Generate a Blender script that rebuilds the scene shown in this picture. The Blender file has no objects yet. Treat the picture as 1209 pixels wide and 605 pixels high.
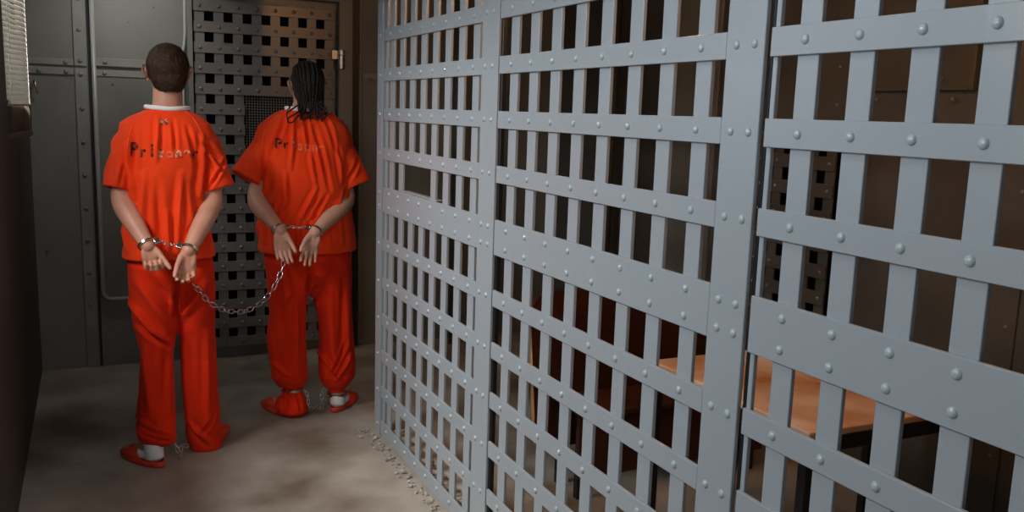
import bpy, bmesh, math, random
import numpy as np
from mathutils import Vector, Matrix, noise
from mathutils.bvhtree import BVHTree
sc = bpy.context.scene
C = sc.collection
PI = math.pi
random.seed(7)

# ------------------------------------------------------------------ camera
S = 1.19                                   # metres per survey unit
EYE = 1.285 * S                            # camera height
F, YAW, PITCH, ROLL = 1045.2, 0.44543, 0.15913, 0.03342
fw = Vector((math.sin(YAW)*math.cos(PITCH), math.cos(YAW)*math.cos(PITCH), -math.sin(PITCH)))
_r = Vector((math.cos(YAW), -math.sin(YAW), 0)); _u = _r.cross(fw)
rt = _r*math.cos(ROLL) + _u*math.sin(ROLL); up = -_r*math.sin(ROLL) + _u*math.cos(ROLL)
cd = bpy.data.cameras.new('camera'); cam = bpy.data.objects.new('camera', cd); C.objects.link(cam)
cd.sensor_width = 36; cd.lens = F/1209*36; cd.clip_start = 0.02
cam.matrix_world = Matrix(((rt.x, up.x, -fw.x, 0), (rt.y, up.y, -fw.y, 0), (rt.z, up.z, -fw.z, EYE), (0, 0, 0, 1)))
sc.camera = cam

# ------------------------------------------------------------------ light
sc.view_settings.view_transform = 'Standard'; sc.view_settings.look = 'None'
sc.view_settings.gamma = 1; sc.view_settings.use_curve_mapping = False
sc.view_settings.exposure = 0.0
w = bpy.data.worlds.new('daylight'); sc.world = w; w.use_nodes = True
w.node_tree.nodes['Background'].inputs[0].default_value = (0.75, 0.87, 1.0, 1)
w.node_tree.nodes['Background'].inputs[1].default_value = 1.0

def area(name, loc, target, sx, sy, power, col, spread=180):
    l = bpy.data.lights.new(name, 'AREA'); l.shape = 'RECTANGLE'; l.size = sx; l.size_y = sy
    l.energy = power; l.color = col; l.spread = math.radians(spread)
    o = bpy.data.objects.new(name, l); C.objects.link(o); o.location = loc
    o.rotation_euler = (Vector(target)-Vector(loc)).to_track_quat('-Z', 'Y').to_euler()
    return o
# daylight through the side window behind the camera and the blind; warm fill added at the near end
area('window_daylight', (-0.46, 1.30, 1.90), (1.1, 1.45, 0.35), 1.3, 0.8, 16, (0.92, 0.97, 1.0))
area('sky_through_window', (-1.15, 2.95, 2.75), (0.95, 3.60, 0.0), 1.4, 0.9, 215, (1.0, 0.99, 0.97))
area('doorway_warm_fill', (0.55, -2.45, 1.5), (0.45, 2.0, 1.4), 0.9, 1.6, 2.5, (1.0, 0.90, 0.78))  # added fill, tinted warm for the dim left side
area('blind_daylight', (-0.75, 4.4, 2.1), (-0.2, 4.35, 1.75), 0.8, 1.0, 22, (0.98, 0.98, 0.96))

# ------------------------------------------------------------------ materials
def mat(name, col, rough=0.5, metal=0.0, col2=None, nscale=6, ndet=6, bump=0.0, bscale=40, bstretch=(1, 1, 1),
        spec=0.5, lo=0.35, hi=0.65, rvar=0.0, speck=None, sspeck=90, sthr=0.62, sheen=0.0, trans=0.0, coat=0.0):
    m = bpy.data.materials.new(name); m.use_nodes = True; nt = m.node_tree; N = nt.nodes; L = nt.links
    b = N['Principled BSDF']; b.inputs['Roughness'].default_value = rough; b.inputs['Metallic'].default_value = metal
    b.inputs['Base Color'].default_value = (*col, 1); b.inputs['Specular IOR Level'].default_value = spec
    if sheen: b.inputs['Sheen Weight'].default_value = sheen
    if coat: b.inputs['Coat Weight'].default_value = coat; b.inputs['Coat Roughness'].default_value = 0.25
    tc = N.new('ShaderNodeTexCoord')
    out = None
    if col2:
        n = N.new('ShaderNodeTexNoise'); n.inputs['Scale'].default_value = nscale; n.inputs['Detail'].default_value = ndet
        L.new(tc.outputs['Object'], n.inputs['Vector'])
        r = N.new('ShaderNodeValToRGB'); r.color_ramp.elements[0].position = lo; r.color_ramp.elements[1].position = hi
        r.color_ramp.elements[0].color = (*col, 1); r.color_ramp.elements[1].color = (*col2, 1)
        L.new(n.outputs['Fac'], r.inputs['Fac']); out = r.outputs['Color']
        if rvar:
            mr = N.new('ShaderNodeMapRange'); mr.inputs['To Min'].default_value = rough-rvar; mr.inputs['To Max'].default_value = rough+rvar
            L.new(n.outputs['Fac'], mr.inputs['Value']); L.new(mr.outputs['Result'], b.inputs['Roughness'])
    if speck:
        n2 = N.new('ShaderNodeTexNoise'); n2.inputs['Scale'].default_value = sspeck; n2.inputs['Detail'].default_value = 3
        L.new(tc.outputs['Object'], n2.inputs['Vector'])
        r2 = N.new('ShaderNodeValToRGB'); r2.color_ramp.elements[0].position = sthr; r2.color_ramp.elements[1].position = sthr+0.04
        L.new(n2.outputs['Fac'], r2.inputs['Fac'])
        mx = N.new('ShaderNodeMixRGB'); L.new(r2.outputs['Color'], mx.inputs['Fac'])
        if out: L.new(out, mx.inputs[1])
        else: mx.inputs[1].default_value = (*col, 1)
        mx.inputs[2].default_value = (*speck, 1); out = mx.outputs[0]
    if out: L.new(out, b.inputs['Base Color'])
    if bump:
        n3 = N.new('ShaderNodeTexNoise'); n3.inputs['Scale'].default_value = bscale; n3.inputs['Detail'].default_value = 5
        mp = N.new('ShaderNodeMapping'); mp.inputs['Scale'].default_value = bstretch
        L.new(tc.outputs['Object'], mp.inputs['Vector']); L.new(mp.outputs['Vector'], n3.inputs['Vector'])
        bp = N.new('ShaderNodeBump'); bp.inputs['Strength'].default_value = bump; bp.inputs['Distance'].default_value = 0.004
        L.new(n3.outputs['Fac'], bp.inputs['Height']); L.new(bp.outputs['Normal'], b.inputs['Normal'])
    if trans:
        t = N.new('ShaderNodeBsdfTranslucent'); t.inputs['Color'].default_value = (*col, 1)
        ms = N.new('ShaderNodeMixShader'); ms.inputs[0].default_value = trans
        L.new(b.outputs[0], ms.inputs[1]); L.new(t.outputs[0], ms.inputs[2]); L.new(ms.outputs[0], N['Material Output'].inputs['Surface'])
    return m
M = {}
M['paint'] = mat('grey_blue_gloss_paint', (0.278, 0.306, 0.328), 0.28, 0, (0.288, 0.314, 0.335), 3, 3, bump=0.22, bscale=38, bstretch=(1, 1, 0.25), lo=0.1, hi=0.9)
M['rivetpaint'] = mat('highlit_gloss_rivet', (0.34, 0.385, 0.40), 0.16, 0, bump=0.1, bscale=200)  # lighter than the strap paint; highlight put into the colour
M['steel'] = mat('dark_grey_painted_steel', (0.15, 0.153, 0.138), 0.36, 0, (0.205, 0.207, 0.187), 2.2, 8, bump=0.2, bscale=26, rvar=0.08, speck=(0.055, 0.045, 0.035), sspeck=30, sthr=0.72)
M['steel2'] = mat('grey_lattice_steel', (0.135, 0.127, 0.118), 0.30, 0, (0.18, 0.165, 0.152), 5, 6, bump=0.2, bscale=50, rvar=0.08)
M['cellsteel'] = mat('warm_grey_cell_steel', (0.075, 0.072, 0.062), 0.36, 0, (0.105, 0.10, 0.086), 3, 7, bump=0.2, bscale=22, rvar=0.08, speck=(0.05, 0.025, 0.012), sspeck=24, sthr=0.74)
M['rivetsteel'] = mat('highlit_steel_rivet', (0.20, 0.195, 0.185), 0.2, 0, bump=0.1, bscale=150)  # lightened so the rivets' highlight sits in the colour
M['wallstrip'] = mat('grey_strip_paint', (0.20, 0.205, 0.19), 0.3, 0, (0.25, 0.25, 0.23), 4, 7, bump=0.2, bscale=30, rvar=0.06)
M['hole_shade'] = mat('black_hole_shade', (0.006, 0.005, 0.005), 0.8, spec=0.1)  # near-black, puts the shade of the lattice holes into colour
M['black'] = mat('black_steel', (0.012, 0.012, 0.013), 0.35, 0, bump=0.1)
M['chrome'] = mat('nickel_plated_steel', (0.62, 0.60, 0.57), 0.22, 1.0)
M['dull'] = mat('dull_steel', (0.52, 0.50, 0.46), 0.34, 1.0)
M['brass'] = mat('brass', (0.55, 0.38, 0.18), 0.3, 1.0)
M['floor'] = mat('worn_concrete', (0.15, 0.112, 0.08), 0.58, 0, (0.50, 0.45, 0.375), 1.9, 15, bump=0.5, bscale=11, rvar=0.1, lo=0.30, hi=0.70, )
M['rubble'] = mat('broken_concrete', (0.46, 0.41, 0.34), 0.9, 0, (0.2, 0.17, 0.13), 30, 6, bump=0.6, bscale=60)
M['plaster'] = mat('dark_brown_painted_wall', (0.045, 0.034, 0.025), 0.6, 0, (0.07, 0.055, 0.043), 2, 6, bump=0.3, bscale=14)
M['ceiling'] = mat('dull_painted_ceiling', (0.16, 0.15, 0.135), 0.7, 0, (0.2, 0.19, 0.17), 3, 5)
M['wood'] = mat('dark_brown_veneer', (0.045, 0.013, 0.005), 0.3, 0, (0.075, 0.022, 0.008), 5, 8, bump=0.08, bscale=30, bstretch=(0.2, 0.2, 4))
M['ply'] = mat('pale_plywood_edge', (0.55, 0.32, 0.14), 0.5, 0, (0.42, 0.22, 0.09), 30, 4)
M['tabletop'] = mat('orange_plywood_with_sheen', (0.58, 0.30, 0.16), 0.30, 0, (0.86, 0.68, 0.56), 4.2, 3, bump=0.1, bscale=8, rvar=0.08)  # pale patches are reflected daylight put into the colour
M['brownwood'] = mat('brown_window_wood', (0.10, 0.072, 0.05), 0.5, 0, (0.14, 0.10, 0.07), 12, 5, bump=0.2, bscale=20, bstretch=(1, 1, 6))
M['slat'] = mat('cream_blind_slat', (0.50, 0.475, 0.42), 0.4, 0, (0.36, 0.335, 0.285), 24, 6, bump=0.2, bscale=60, trans=0.22)
M['shirt'] = mat('orange_cotton', (0.88, 0.055, 0.006), 0.82, 0, (0.82, 0.045, 0.005), 5, 5, bump=0.12, bscale=500, spec=0.15, sheen=0.05)
M['trouser'] = mat('red_orange_cotton', (0.74, 0.028, 0.003), 0.85, 0, (0.64, 0.021, 0.003), 4, 5, bump=0.14, bscale=480, spec=0.12, sheen=0.03)
M['seam'] = mat('pale_orange_seam', (0.95, 0.15, 0.045), 0.8, spec=0.1)
M['white'] = mat('white_cotton', (0.78, 0.76, 0.74), 0.9, 0, spec=0.1, bump=0.1, bscale=300)
M['skin'] = mat('light_skin', (0.46, 0.21, 0.135), 0.5, 0, (0.54, 0.26, 0.175), 14, 5, bump=0.12, bscale=120, spec=0.35)
M['skin2'] = mat('light_skin_second', (0.47, 0.235, 0.155), 0.5, 0, (0.53, 0.28, 0.19), 14, 5, bump=0.12, bscale=120, spec=0.35)
M['hair'] = mat('short_brown_hair', (0.030, 0.016, 0.009), 0.55, 0, (0.058, 0.032, 0.018), 60, 4, bump=0.8, bscale=220, bstretch=(1, 1, 0.3), spec=0.15)
M['braid'] = mat('black_braided_hair', (0.009, 0.007, 0.006), 0.42, 0, (0.018, 0.013, 0.011), 80, 4, bump=0.8, bscale=200, spec=0.22)
M['shoe'] = mat('orange_rubber', (0.72, 0.055, 0.025), 0.55, 0, spec=0.3)
M['ink'] = mat('black_stencil_ink', (0.02, 0.012, 0.01), 0.8, 0, (0.36, 0.05, 0.02), 55, 3, lo=0.46, hi=0.6, spec=0.1)
M['ink2'] = mat('faded_stencil_ink', (0.92, 0.17, 0.08), 0.85, 0, (0.80, 0.09, 0.03), 60, 3, lo=0.45, hi=0.6, spec=0.1)
M['ink3'] = mat('grey_stencil_ink', (0.16, 0.045, 0.025), 0.85, 0, (0.95, 0.33, 0.2), 75, 3, lo=0.42, hi=0.58, spec=0.1)
M['bulb'] = mat('bulb_glass', (1, 0.8, 0.5), 0.3)
b = M['bulb'].node_tree.nodes['Principled BSDF']; b.inputs['Emission Color'].default_value = (1, 0.5, 0.18, 1); b.inputs['Emission Strength'].default_value = 25
M['tube'] = mat('fill_glow_glass', (0.9, 0.95, 1), 0.3); b = M['tube'].node_tree.nodes['Principled BSDF']; b.inputs['Emission Color'].default_value = (0.85, 0.94, 1, 1); b.inputs['Emission Strength'].default_value = 6  # glow of the two added corridor fills
M['glass'] = mat('window_glass', (1, 1, 1), 0.02); M['glass'].node_tree.nodes['Principled BSDF'].inputs['Transmission Weight'].default_value = 1

# ------------------------------------------------------------------ helpers
def obj(name, bm, m, parent=None, smooth=False, loc=None):
    me = bpy.data.meshes.new(name); bm.to_mesh(me); bm.free()
    o = bpy.data.objects.new(name, me); C.objects.link(o)
    for x in (m if isinstance(m, (list, tuple)) else [m]): me.materials.append(x)
    if smooth:
        me.polygons.foreach_set('use_smooth', [True]*len(me.polygons))
    if parent: o.parent = parent
    if loc is not None: o.location = loc
    return o
def empty(name, loc=(0, 0, 0)):
    o = bpy.data.objects.new(name, None); C.objects.link(o); o.location = loc; o.empty_display_size = 0.1; return o
def tag(o, label=None, cat=None, group=None, kind=None):
    if label: o['label'] = label
    if cat: o['category'] = cat
    if group: o['group'] = group
    if kind: o['kind'] = kind
    return o
def BM(): return bmesh.new()
def box(bm, lo, hi, bev=0.0, seg=1):
    lo = Vector(lo); hi = Vector(hi)
    r = bmesh.ops.create_cube(bm, size=1, matrix=Matrix.Translation((lo+hi)/2) @ Matrix.Diagonal((*(hi-lo), 1)))
    if bev:
        es = list({e for v in r['verts'] for e in v.link_edges})
        bmesh.ops.bevel(bm, geom=es, offset=bev, segments=seg, affect='EDGES', profile=0.5)
    return bm
def frames(pts, hint=None):
    T = []
    for i in range(len(pts)):
        a = pts[max(i-1, 0)]; c = pts[min(i+1, len(pts)-1)]; T.append((c-a).normalized())
    h = Vector(hint) if hint else (Vector((0, 0, 1)) if abs(T[0].z) < 0.9 else Vector((1, 0, 0)))
    out = []
    n = (h - T[0]*h.dot(T[0])).normalized()
    for t in T:
        n = (n - t*n.dot(t)).normalized(); out.append((t, n, t.cross(n)))
    return out
def tube(bm, pts, rad, seg=12, cap=True, hint=None, dome=True):
    """rad: list of r or (r along hint, r across)"""
    pts = [Vector(p) for p in pts]
    if not isinstance(rad, (list, tuple)): rad = [rad]*len(pts)
    rad = [(r, r) if not isinstance(r, (tuple, list)) else r for r in rad]
    fr = frames(pts, hint)
    P = list(zip(pts, rad, fr))
    if cap and dome:
        p, r, f = P[0]; q, s, g = P[-1]
        a = min(r); c = min(s)
        P = [(p - f[0]*a*0.85, (r[0]*.45, r[1]*.45), f), (p - f[0]*a*0.5, (r[0]*.82, r[1]*.82), f)] + P + \
            [(q + g[0]*c*0.5, (s[0]*.82, s[1]*.82), g), (q + g[0]*c*0.85, (s[0]*.45, s[1]*.45), g)]
    rings = []
    for p, r, (t, n, b_) in P:
        rings.append([bm.verts.new(p + n*(r[0]*math.cos(2*PI*k/seg)) + b_*(r[1]*math.sin(2*PI*k/seg))) for k in range(seg)])
    for a, c in zip(rings, rings[1:]):
        for k in range(seg):
            bm.faces.new((a[k], a[(k+1) % seg], c[(k+1) % seg], c[k]))
    if cap:
        bm.faces.new(rings[0][::-1]); bm.faces.new(rings[-1])
    return bm
def ellipsoid(bm, c, r, rot=None, seg=20, rings=12):
    m = Matrix.Translation(c)
    if rot: m = m @ rot
    bmesh.ops.create_uvsphere(bm, u_segments=seg, v_segments=rings, radius=1, matrix=m @ Matrix.Diagonal((*r, 1)))
def loft(bm, rings, seg=40, ex=2.2):
    """rings: (cx, cy, z, half x, half y) stacked, closed"""
    R = []
    for (cx, cy, z, hx, hy) in rings:
        R.append([bm.verts.new((cx + hx*math.copysign(abs(math.cos(a))**(2/ex), math.cos(a)),
                                cy + hy*math.copysign(abs(math.sin(a))**(2/ex), math.sin(a)), z))
                  for a in [2*PI*k/seg for k in range(seg)]])
    for a, c in zip(R, R[1:]):
        for k in range(seg): bm.faces.new((a[k], a[(k+1) % seg], c[(k+1) % seg], c[k]))
    bm.faces.new(R[0][::-1]); bm.faces.new(R[-1])
    bmesh.ops.recalc_face_normals(bm, faces=bm.faces)
def spline(P, n):
    P = [Vector(p) for p in P]; out = []
    for i in range(len(P)-1):
        p0 = P[max(i-1, 0)]; p1 = P[i]; p2 = P[i+1]; p3 = P[min(i+2, len(P)-1)]
        for k in range(n):
            t = k/n
            out.append(0.5*((2*p1) + (p2-p0)*t + (2*p0-5*p1+4*p2-p3)*t*t + (3*p1-p0-3*p2+p3)*t**3))
    out.append(P[-1]); return out
def remesh(name, bm, m, voxel, smooth=4, parent=None, fac=0.5):
    bmesh.ops.recalc_face_normals(bm, faces=bm.faces)
    o = obj(name+'_source', bm, m)
    r = o.modifiers.new('r', 'REMESH'); r.mode = 'VOXEL'; r.voxel_size = voxel; r.use_smooth_shade = True
    if smooth:
        s = o.modifiers.new('s', 'SMOOTH'); s.factor = fac; s.iterations = smooth
    dg = bpy.context.evaluated_depsgraph_get(); dg.update()
    me = bpy.data.meshes.new_from_object(o.evaluated_get(dg))
    old = o.data; bpy.data.objects.remove(o); bpy.data.meshes.remove(old)
    me.name = name; n = bpy.data.objects.new(name, me); C.objects.link(n)
    me.materials.clear(); me.materials.append(m)
    me.polygons.foreach_set('use_smooth', [True]*len(me.polygons))
    if parent: n.parent = parent
    return n
def at(px, py, Y):
    """the place seen at a survey mark of the photograph, at distance Y down the corridor"""
    d = fw + rt*((px-604.5)/F) + up*((302.5-py)/F)
    d = d*(Y/d.y); return Vector((d.x, Y, d.z+EYE))
def displace(o, fn):
    me = o.data; n = len(me.vertices)
    co = np.empty(n*3); me.vertices.foreach_get('co', co); co = co.reshape(-1, 3)
    no = np.empty(n*3); me.vertices.foreach_get('normal', no); no = no.reshape(-1, 3)
    co = co + no*fn(co, no)[:, None]
    me.vertices.foreach_set('co', co.ravel()); me.update()

# ------------------------------------------------------------------ setting
ZC = 2.52
X0, X1, X2 = -0.25*S, 1.0*S, 2.45*S       # corridor's left wall, lattice, cell's far wall
YB, YF = 4.63*S, -2.3
def struct(name, bm, m, **k): return tag(obj(name, bm, m, **k), kind='structure')
bm = BM(); box(bm, (X0-0.6, YF-0.3, -0.12), (X2+0.3, YB+0.3, 0)); struct('floor', bm, M['floor'])
bm = BM(); box(bm, (X0-0.6, YF-0.3, ZC), (X2+0.3, YB+0.3, ZC+0.1)); struct('ceiling', bm, M['ceiling'])
bm = BM(); box(bm, (X0-0.2, YB, 0), (X2+0.2, YB+0.15, ZC)); struct('wall_back', bm, M['steel'])
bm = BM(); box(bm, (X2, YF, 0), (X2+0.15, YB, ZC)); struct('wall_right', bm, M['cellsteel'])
# left wall with the rear window (behind the camera) and the blind's window
def wall_x(bm, xa, xb, ya, yb, holes):
    cur = ya
    for (ha, hb, za, zb) in sorted(holes):
        box(bm, (xa, cur, 0), (xb, ha, ZC)); box(bm, (xa, ha, 0), (xb, hb, za)); box(bm, (xa, ha, zb), (xb, hb, ZC)); cur = hb
    box(bm, (xa, cur, 0), (xb, yb, ZC))
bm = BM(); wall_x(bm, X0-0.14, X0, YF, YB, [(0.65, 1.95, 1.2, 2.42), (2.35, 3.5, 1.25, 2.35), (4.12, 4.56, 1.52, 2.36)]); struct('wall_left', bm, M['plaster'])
for n_, (ya_, yb_, za_, zb_) in (('window_2', (0.65, 1.95, 1.2, 2.42)), ('window_3', (2.35, 3.5, 1.25, 2.35))):
    bm = BM()
    for p_, q_ in (((ya_, za_), (ya_+0.04, zb_)), ((yb_-0.04, za_), (yb_, zb_)), ((ya_+0.041, za_), (yb_-0.041, za_+0.04)), ((ya_+0.041, zb_-0.04), (yb_-0.041, zb_)), (((ya_+yb_)/2-0.012, za_+0.041), ((ya_+yb_)/2+0.012, zb_-0.041))):
        box(bm, (X0-0.10, p_[0], p_[1]), (X0-0.05, q_[0], q_[1]), 0.003)
    struct(n_, bm, M['brownwood'])
# near end: wall with an unseen doorway that passes the warm fill
bm = BM(); box(bm, (X0-0.14, YF-0.15, 0), (0.05, YF, ZC)); box(bm, (1.05, YF-0.15, 0), (X2+0.15, YF, ZC)); box(bm, (0.05, YF-0.15, 2.3), (1.05, YF, ZC))
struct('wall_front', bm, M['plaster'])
# cell: near cross wall
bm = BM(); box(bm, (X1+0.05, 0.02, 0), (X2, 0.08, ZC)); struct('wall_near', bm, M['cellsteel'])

# rivet meshes shared by every rivet
def rivet_mesh(name, r, h, m, axis):
    bm = BM(); bmesh.ops.create_uvsphere(bm, u_segments=14, v_segments=8, radius=1)
    bmesh.ops.delete(bm, geom=[v for v in bm.verts if v.co.z < -0.05], context='VERTS')
    for v in bm.verts:
        x, y, z = v.co.x*r, v.co.y*r, v.co.z*h
        v.co = (-z, y, x) if axis == 'x' else (x, -z, y)
    bmesh.ops.recalc_face_normals(bm, faces=bm.faces)
    me = bpy.data.meshes.new(name); bm.to_mesh(me); bm.free(); me.materials.append(m)
    me.polygons.foreach_set('use_smooth', [True]*len(me.polygons)); return me
RX = rivet_mesh('rivet', 0.0098, 0.0065, M['rivetpaint'], 'x')
RXc = rivet_mesh('rivet', 0.009, 0.006, M['rivetsteel'], 'x')
RY = rivet_mesh('rivet', 0.0118, 0.0095, M['rivetsteel'], 'y')
RYw = rivet_mesh('rivet', 0.0125, 0.0085, M['rivetsteel'], 'y')
def rivet(me, loc, parent):
    o = bpy.data.objects.new('rivet', me); C.objects.link(o); o.parent = parent; o.location = Vector(loc)
    return o
def rivets_stuff(me, locs, parent, m):
    bm = BM()
    for l in locs:
        n0 = len(bm.verts); bm.from_mesh(me); bm.verts.ensure_lookup_table()
        for v in bm.verts[n0:]: v.co += Vector(l)
    o = obj('rivet', bm, m, parent, smooth=True); o['kind'] = 'stuff'; return o

# ------------------------------------------------------------------ strap-iron lattice between corridor and cell
RZ = [0.7110, 0.5645, 0.4195, 0.2731, 0.1287, -0.0167, -0.1645, (-0.3129, -0.3647), -0.5110, -0.6612, -0.8080, -0.9544, -1.1007, -1.2436]
HW = 0.0228*S; TH = 0.0095; HALFZ = 0.0232*S
def zz(v): return v*S+EYE
def lattice_panel(root, ys, edge_hi, edge_lo, stile_cols, stile, cut=(), stuff_cols=(), upto=3, low_limit={}):
    """ys: rivet columns (survey units, far to near); the straps run from edge_hi to the stile"""
    allr = []
    for i, rz in enumerate(RZ):
        wide = isinstance(rz, tuple)
        z0, z1 = (zz(rz[1])-HALFZ, zz(rz[0])+HALFZ) if wide else (zz(rz)-HALFZ, zz(rz)+HALFZ)
        if i == len(RZ)-1: z0 = 0.012
        sy0 = (stile[1] if stile else edge_lo)*S
        bm = BM(); box(bm, (X1, sy0+0.0006, z0), (X1+TH, edge_hi*S, z1), 0.0012)
        st = obj('strap', bm, M['paint'], root)
        for r1 in (rz if wide else (rz,)):
            for c, y in enumerate(ys):
                p = (X1, y*S, zz(r1))
                if i < upto or c in stuff_cols or (i, c) in low_limit: allr.append(p)
                else: rivet(RX, p, st)
            for y in stile_cols:
                p = (X1, y*S, zz(r1))
                if i < upto: allr.append(p)
                else: rivet(RX, p, st)
    if allr: rivets_stuff(RX, allr, root, M['rivetpaint'])
    for c, y in enumerate(ys):
        segs = [(0.012, ZC-0.03)]
        if c in cut:
            segs = [(0.012, zz(-0.3129)+HALFZ*0.6), (zz(-0.1645)-HALFZ*0.6, ZC-0.03)]
        bm = BM()
        for a, c2 in segs: box(bm, (X1+TH+0.0003, y*S-HW, a), (X1+TH+0.0105, y*S+HW, c2), 0.0012)
        obj('bar', bm, M['paint'], root)
    if stile:
        bm = BM(); box(bm, (X1-0.0004, stile[0]*S, 0.012), (X1+TH, stile[1]*S, ZC-0.03), 0.0015); obj('stile', bm, M['paint'], root)
        bm = BM(); box(bm, (X1+TH+0.0004, (stile[0]+0.012)*S, 0.012), (X1+TH+0.014, (stile[1]-0.012)*S, ZC-0.03), 0.0015); obj('backing_bar', bm, M['paint'], root)
colsL = [3.181-0.1125*k for k in range(8)]
colsM = [2.137-0.1148*k for k in range(8)]
colsR = [1.0735-0.1078*k for k in range(9)]
gd = empty('cell_gate', (0, 0, 0))
tag(gd, 'far grey strap-iron lattice gate with a rectangular food slot, right of the prisoners', 'gate')
lattice_panel(gd, colsL, 3.258, None, (2.306, 2.258), (2.222, 2.333), cut=(2, 3), stuff_cols=(0, 1))
for nm, y0, y1 in (('edge_bar', 3.236, 3.258),):
    bm = BM(); box(bm, (X1+TH+0.0003, y0*S, 0.012), (X1+TH+0.0105, y1*S, ZC-0.03), 0.0012); obj(nm, bm, M['paint'], gd)
# slot lip
bm = BM(); box(bm, (X1+TH+0.0005, 2.70*S, zz(-0.3129)+HALFZ), (X1+0.035, 3.04*S, zz(-0.3129)+HALFZ+0.006), 0.001); obj('slot_sill', bm, M['paint'], gd)
gm = empty('cell_lattice_panel')
tag(gm, 'middle grey lattice panel with a wide right-hand stile, between gate and nearest panel', 'lattice panel')
low = {(i, c) for i, c in [(11, 5), (11, 6), (11, 7)] + [(12, c) for c in range(3, 8)] + [(13, c) for c in range(1, 8)]}
lattice_panel(gm, colsM, 2.214, None, (1.235, 1.189), (1.165, 1.262), low_limit=low)
gr = empty('cell_lattice_panel')
tag(gr, 'nearest grey lattice panel, at the right edge of the picture', 'lattice panel')
low = {(i, c) for i in range(14) for c in range(9) if c > 4 or i > 9 or i < 4}
lattice_panel(gr, colsR, 1.151, 0.12, (), None, low_limit=low)
bm = BM(); box(bm, (X1+TH+0.0003, 1.141*S, 0.012), (X1+TH+0.0105, 1.152*S, ZC-0.03), 0.0012); obj('edge_bar', bm, M['paint'], gr)
# grey post; black strips put the gaps' shade into colour
def post(y0, y1, x0, x1, label, rivs=None, name='post_or_gap_shade', m='paint'):
    bm = BM(); box(bm, (x0, y0*S, 0), (x1, y1*S, ZC), 0.0015)
    o = obj(name, bm, M[m]); tag(o, label, 'post')
    if rivs:
        for z in rivs: rivet(RX, (x0, rivs_y*S, zz(z)), o)
    return o
rivs_y = 3.297
post(3.266, 3.335, X1-0.002, X1+0.05, 'narrow grey riveted post at the far end of the lattice, left of the gate',
     [z for r_ in RZ[3:] for z in (r_ if isinstance(r_, tuple) else (r_,))])
post(2.2145, 2.2215, X1+TH+0.002, X1+TH+0.018, 'thin black strip added as shade in the gap between gate and middle lattice panel', m='black')  # strip added to darken the gap between panels
post(1.1545, 1.1635, X1+TH+0.002, X1+TH+0.014, 'thin black strip added as shade in the gap before the nearest lattice panel', m='black')  # same added darkening for the nearer gap
# lattice return from the post to the back wall, behind the second prisoner's right
# rubble along the foot of the lattice
bm = BM(); rnd = random.Random(3)
for k in range(150):
    y = rnd.uniform(2.2, 3.35)*S; r = rnd.uniform(0.003, 0.010)*(1.6 if rnd.random() < .12 else 1)
    x = X1 - r*1.35 - 0.006 - abs(rnd.gauss(0, 0.028))
    if y > 3.25*S: x -= 0.01
    c = Vector((x, y, r*0.45)); n0 = len(bm.verts)
    bmesh.ops.create_icosphere(bm, subdivisions=1, radius=r, matrix=Matrix.Translation(c) @ Matrix.Rotation(rnd.uniform(0, 6), 4, 'Z') @ Matrix.Diagonal((1, rnd.uniform(.6, 1.3), .6, 1)))
    bm.verts.ensure_lookup_table()
    for v in bm.verts[n0:]: v.co += Vector((rnd.uniform(-1, 1), rnd.uniform(-1, 1), rnd.uniform(-1, 1)))*r*0.25
tag(obj('rubble', bm, M['rubble']), 'crumbled concrete bits along the foot of the lattice gate', 'rubble', kind='stuff')
bm = BM()
for k in range(60):
    y = 2.15*S + 1.10*S*k/60; a = 0.014+0.022*noise.noise((y*9, 0, 0))+0.012*rnd.random()
    box(bm, (X1+0.026, y, -0.01), (X1+0.085+a, y+1.10*S/60*0.97, 0.012+0.012*rnd.random()), 0.003)
tag(obj('concrete_kerb', bm, M['rubble']), 'ragged pale concrete kerb just inside the lattice gate', 'kerb')

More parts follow.
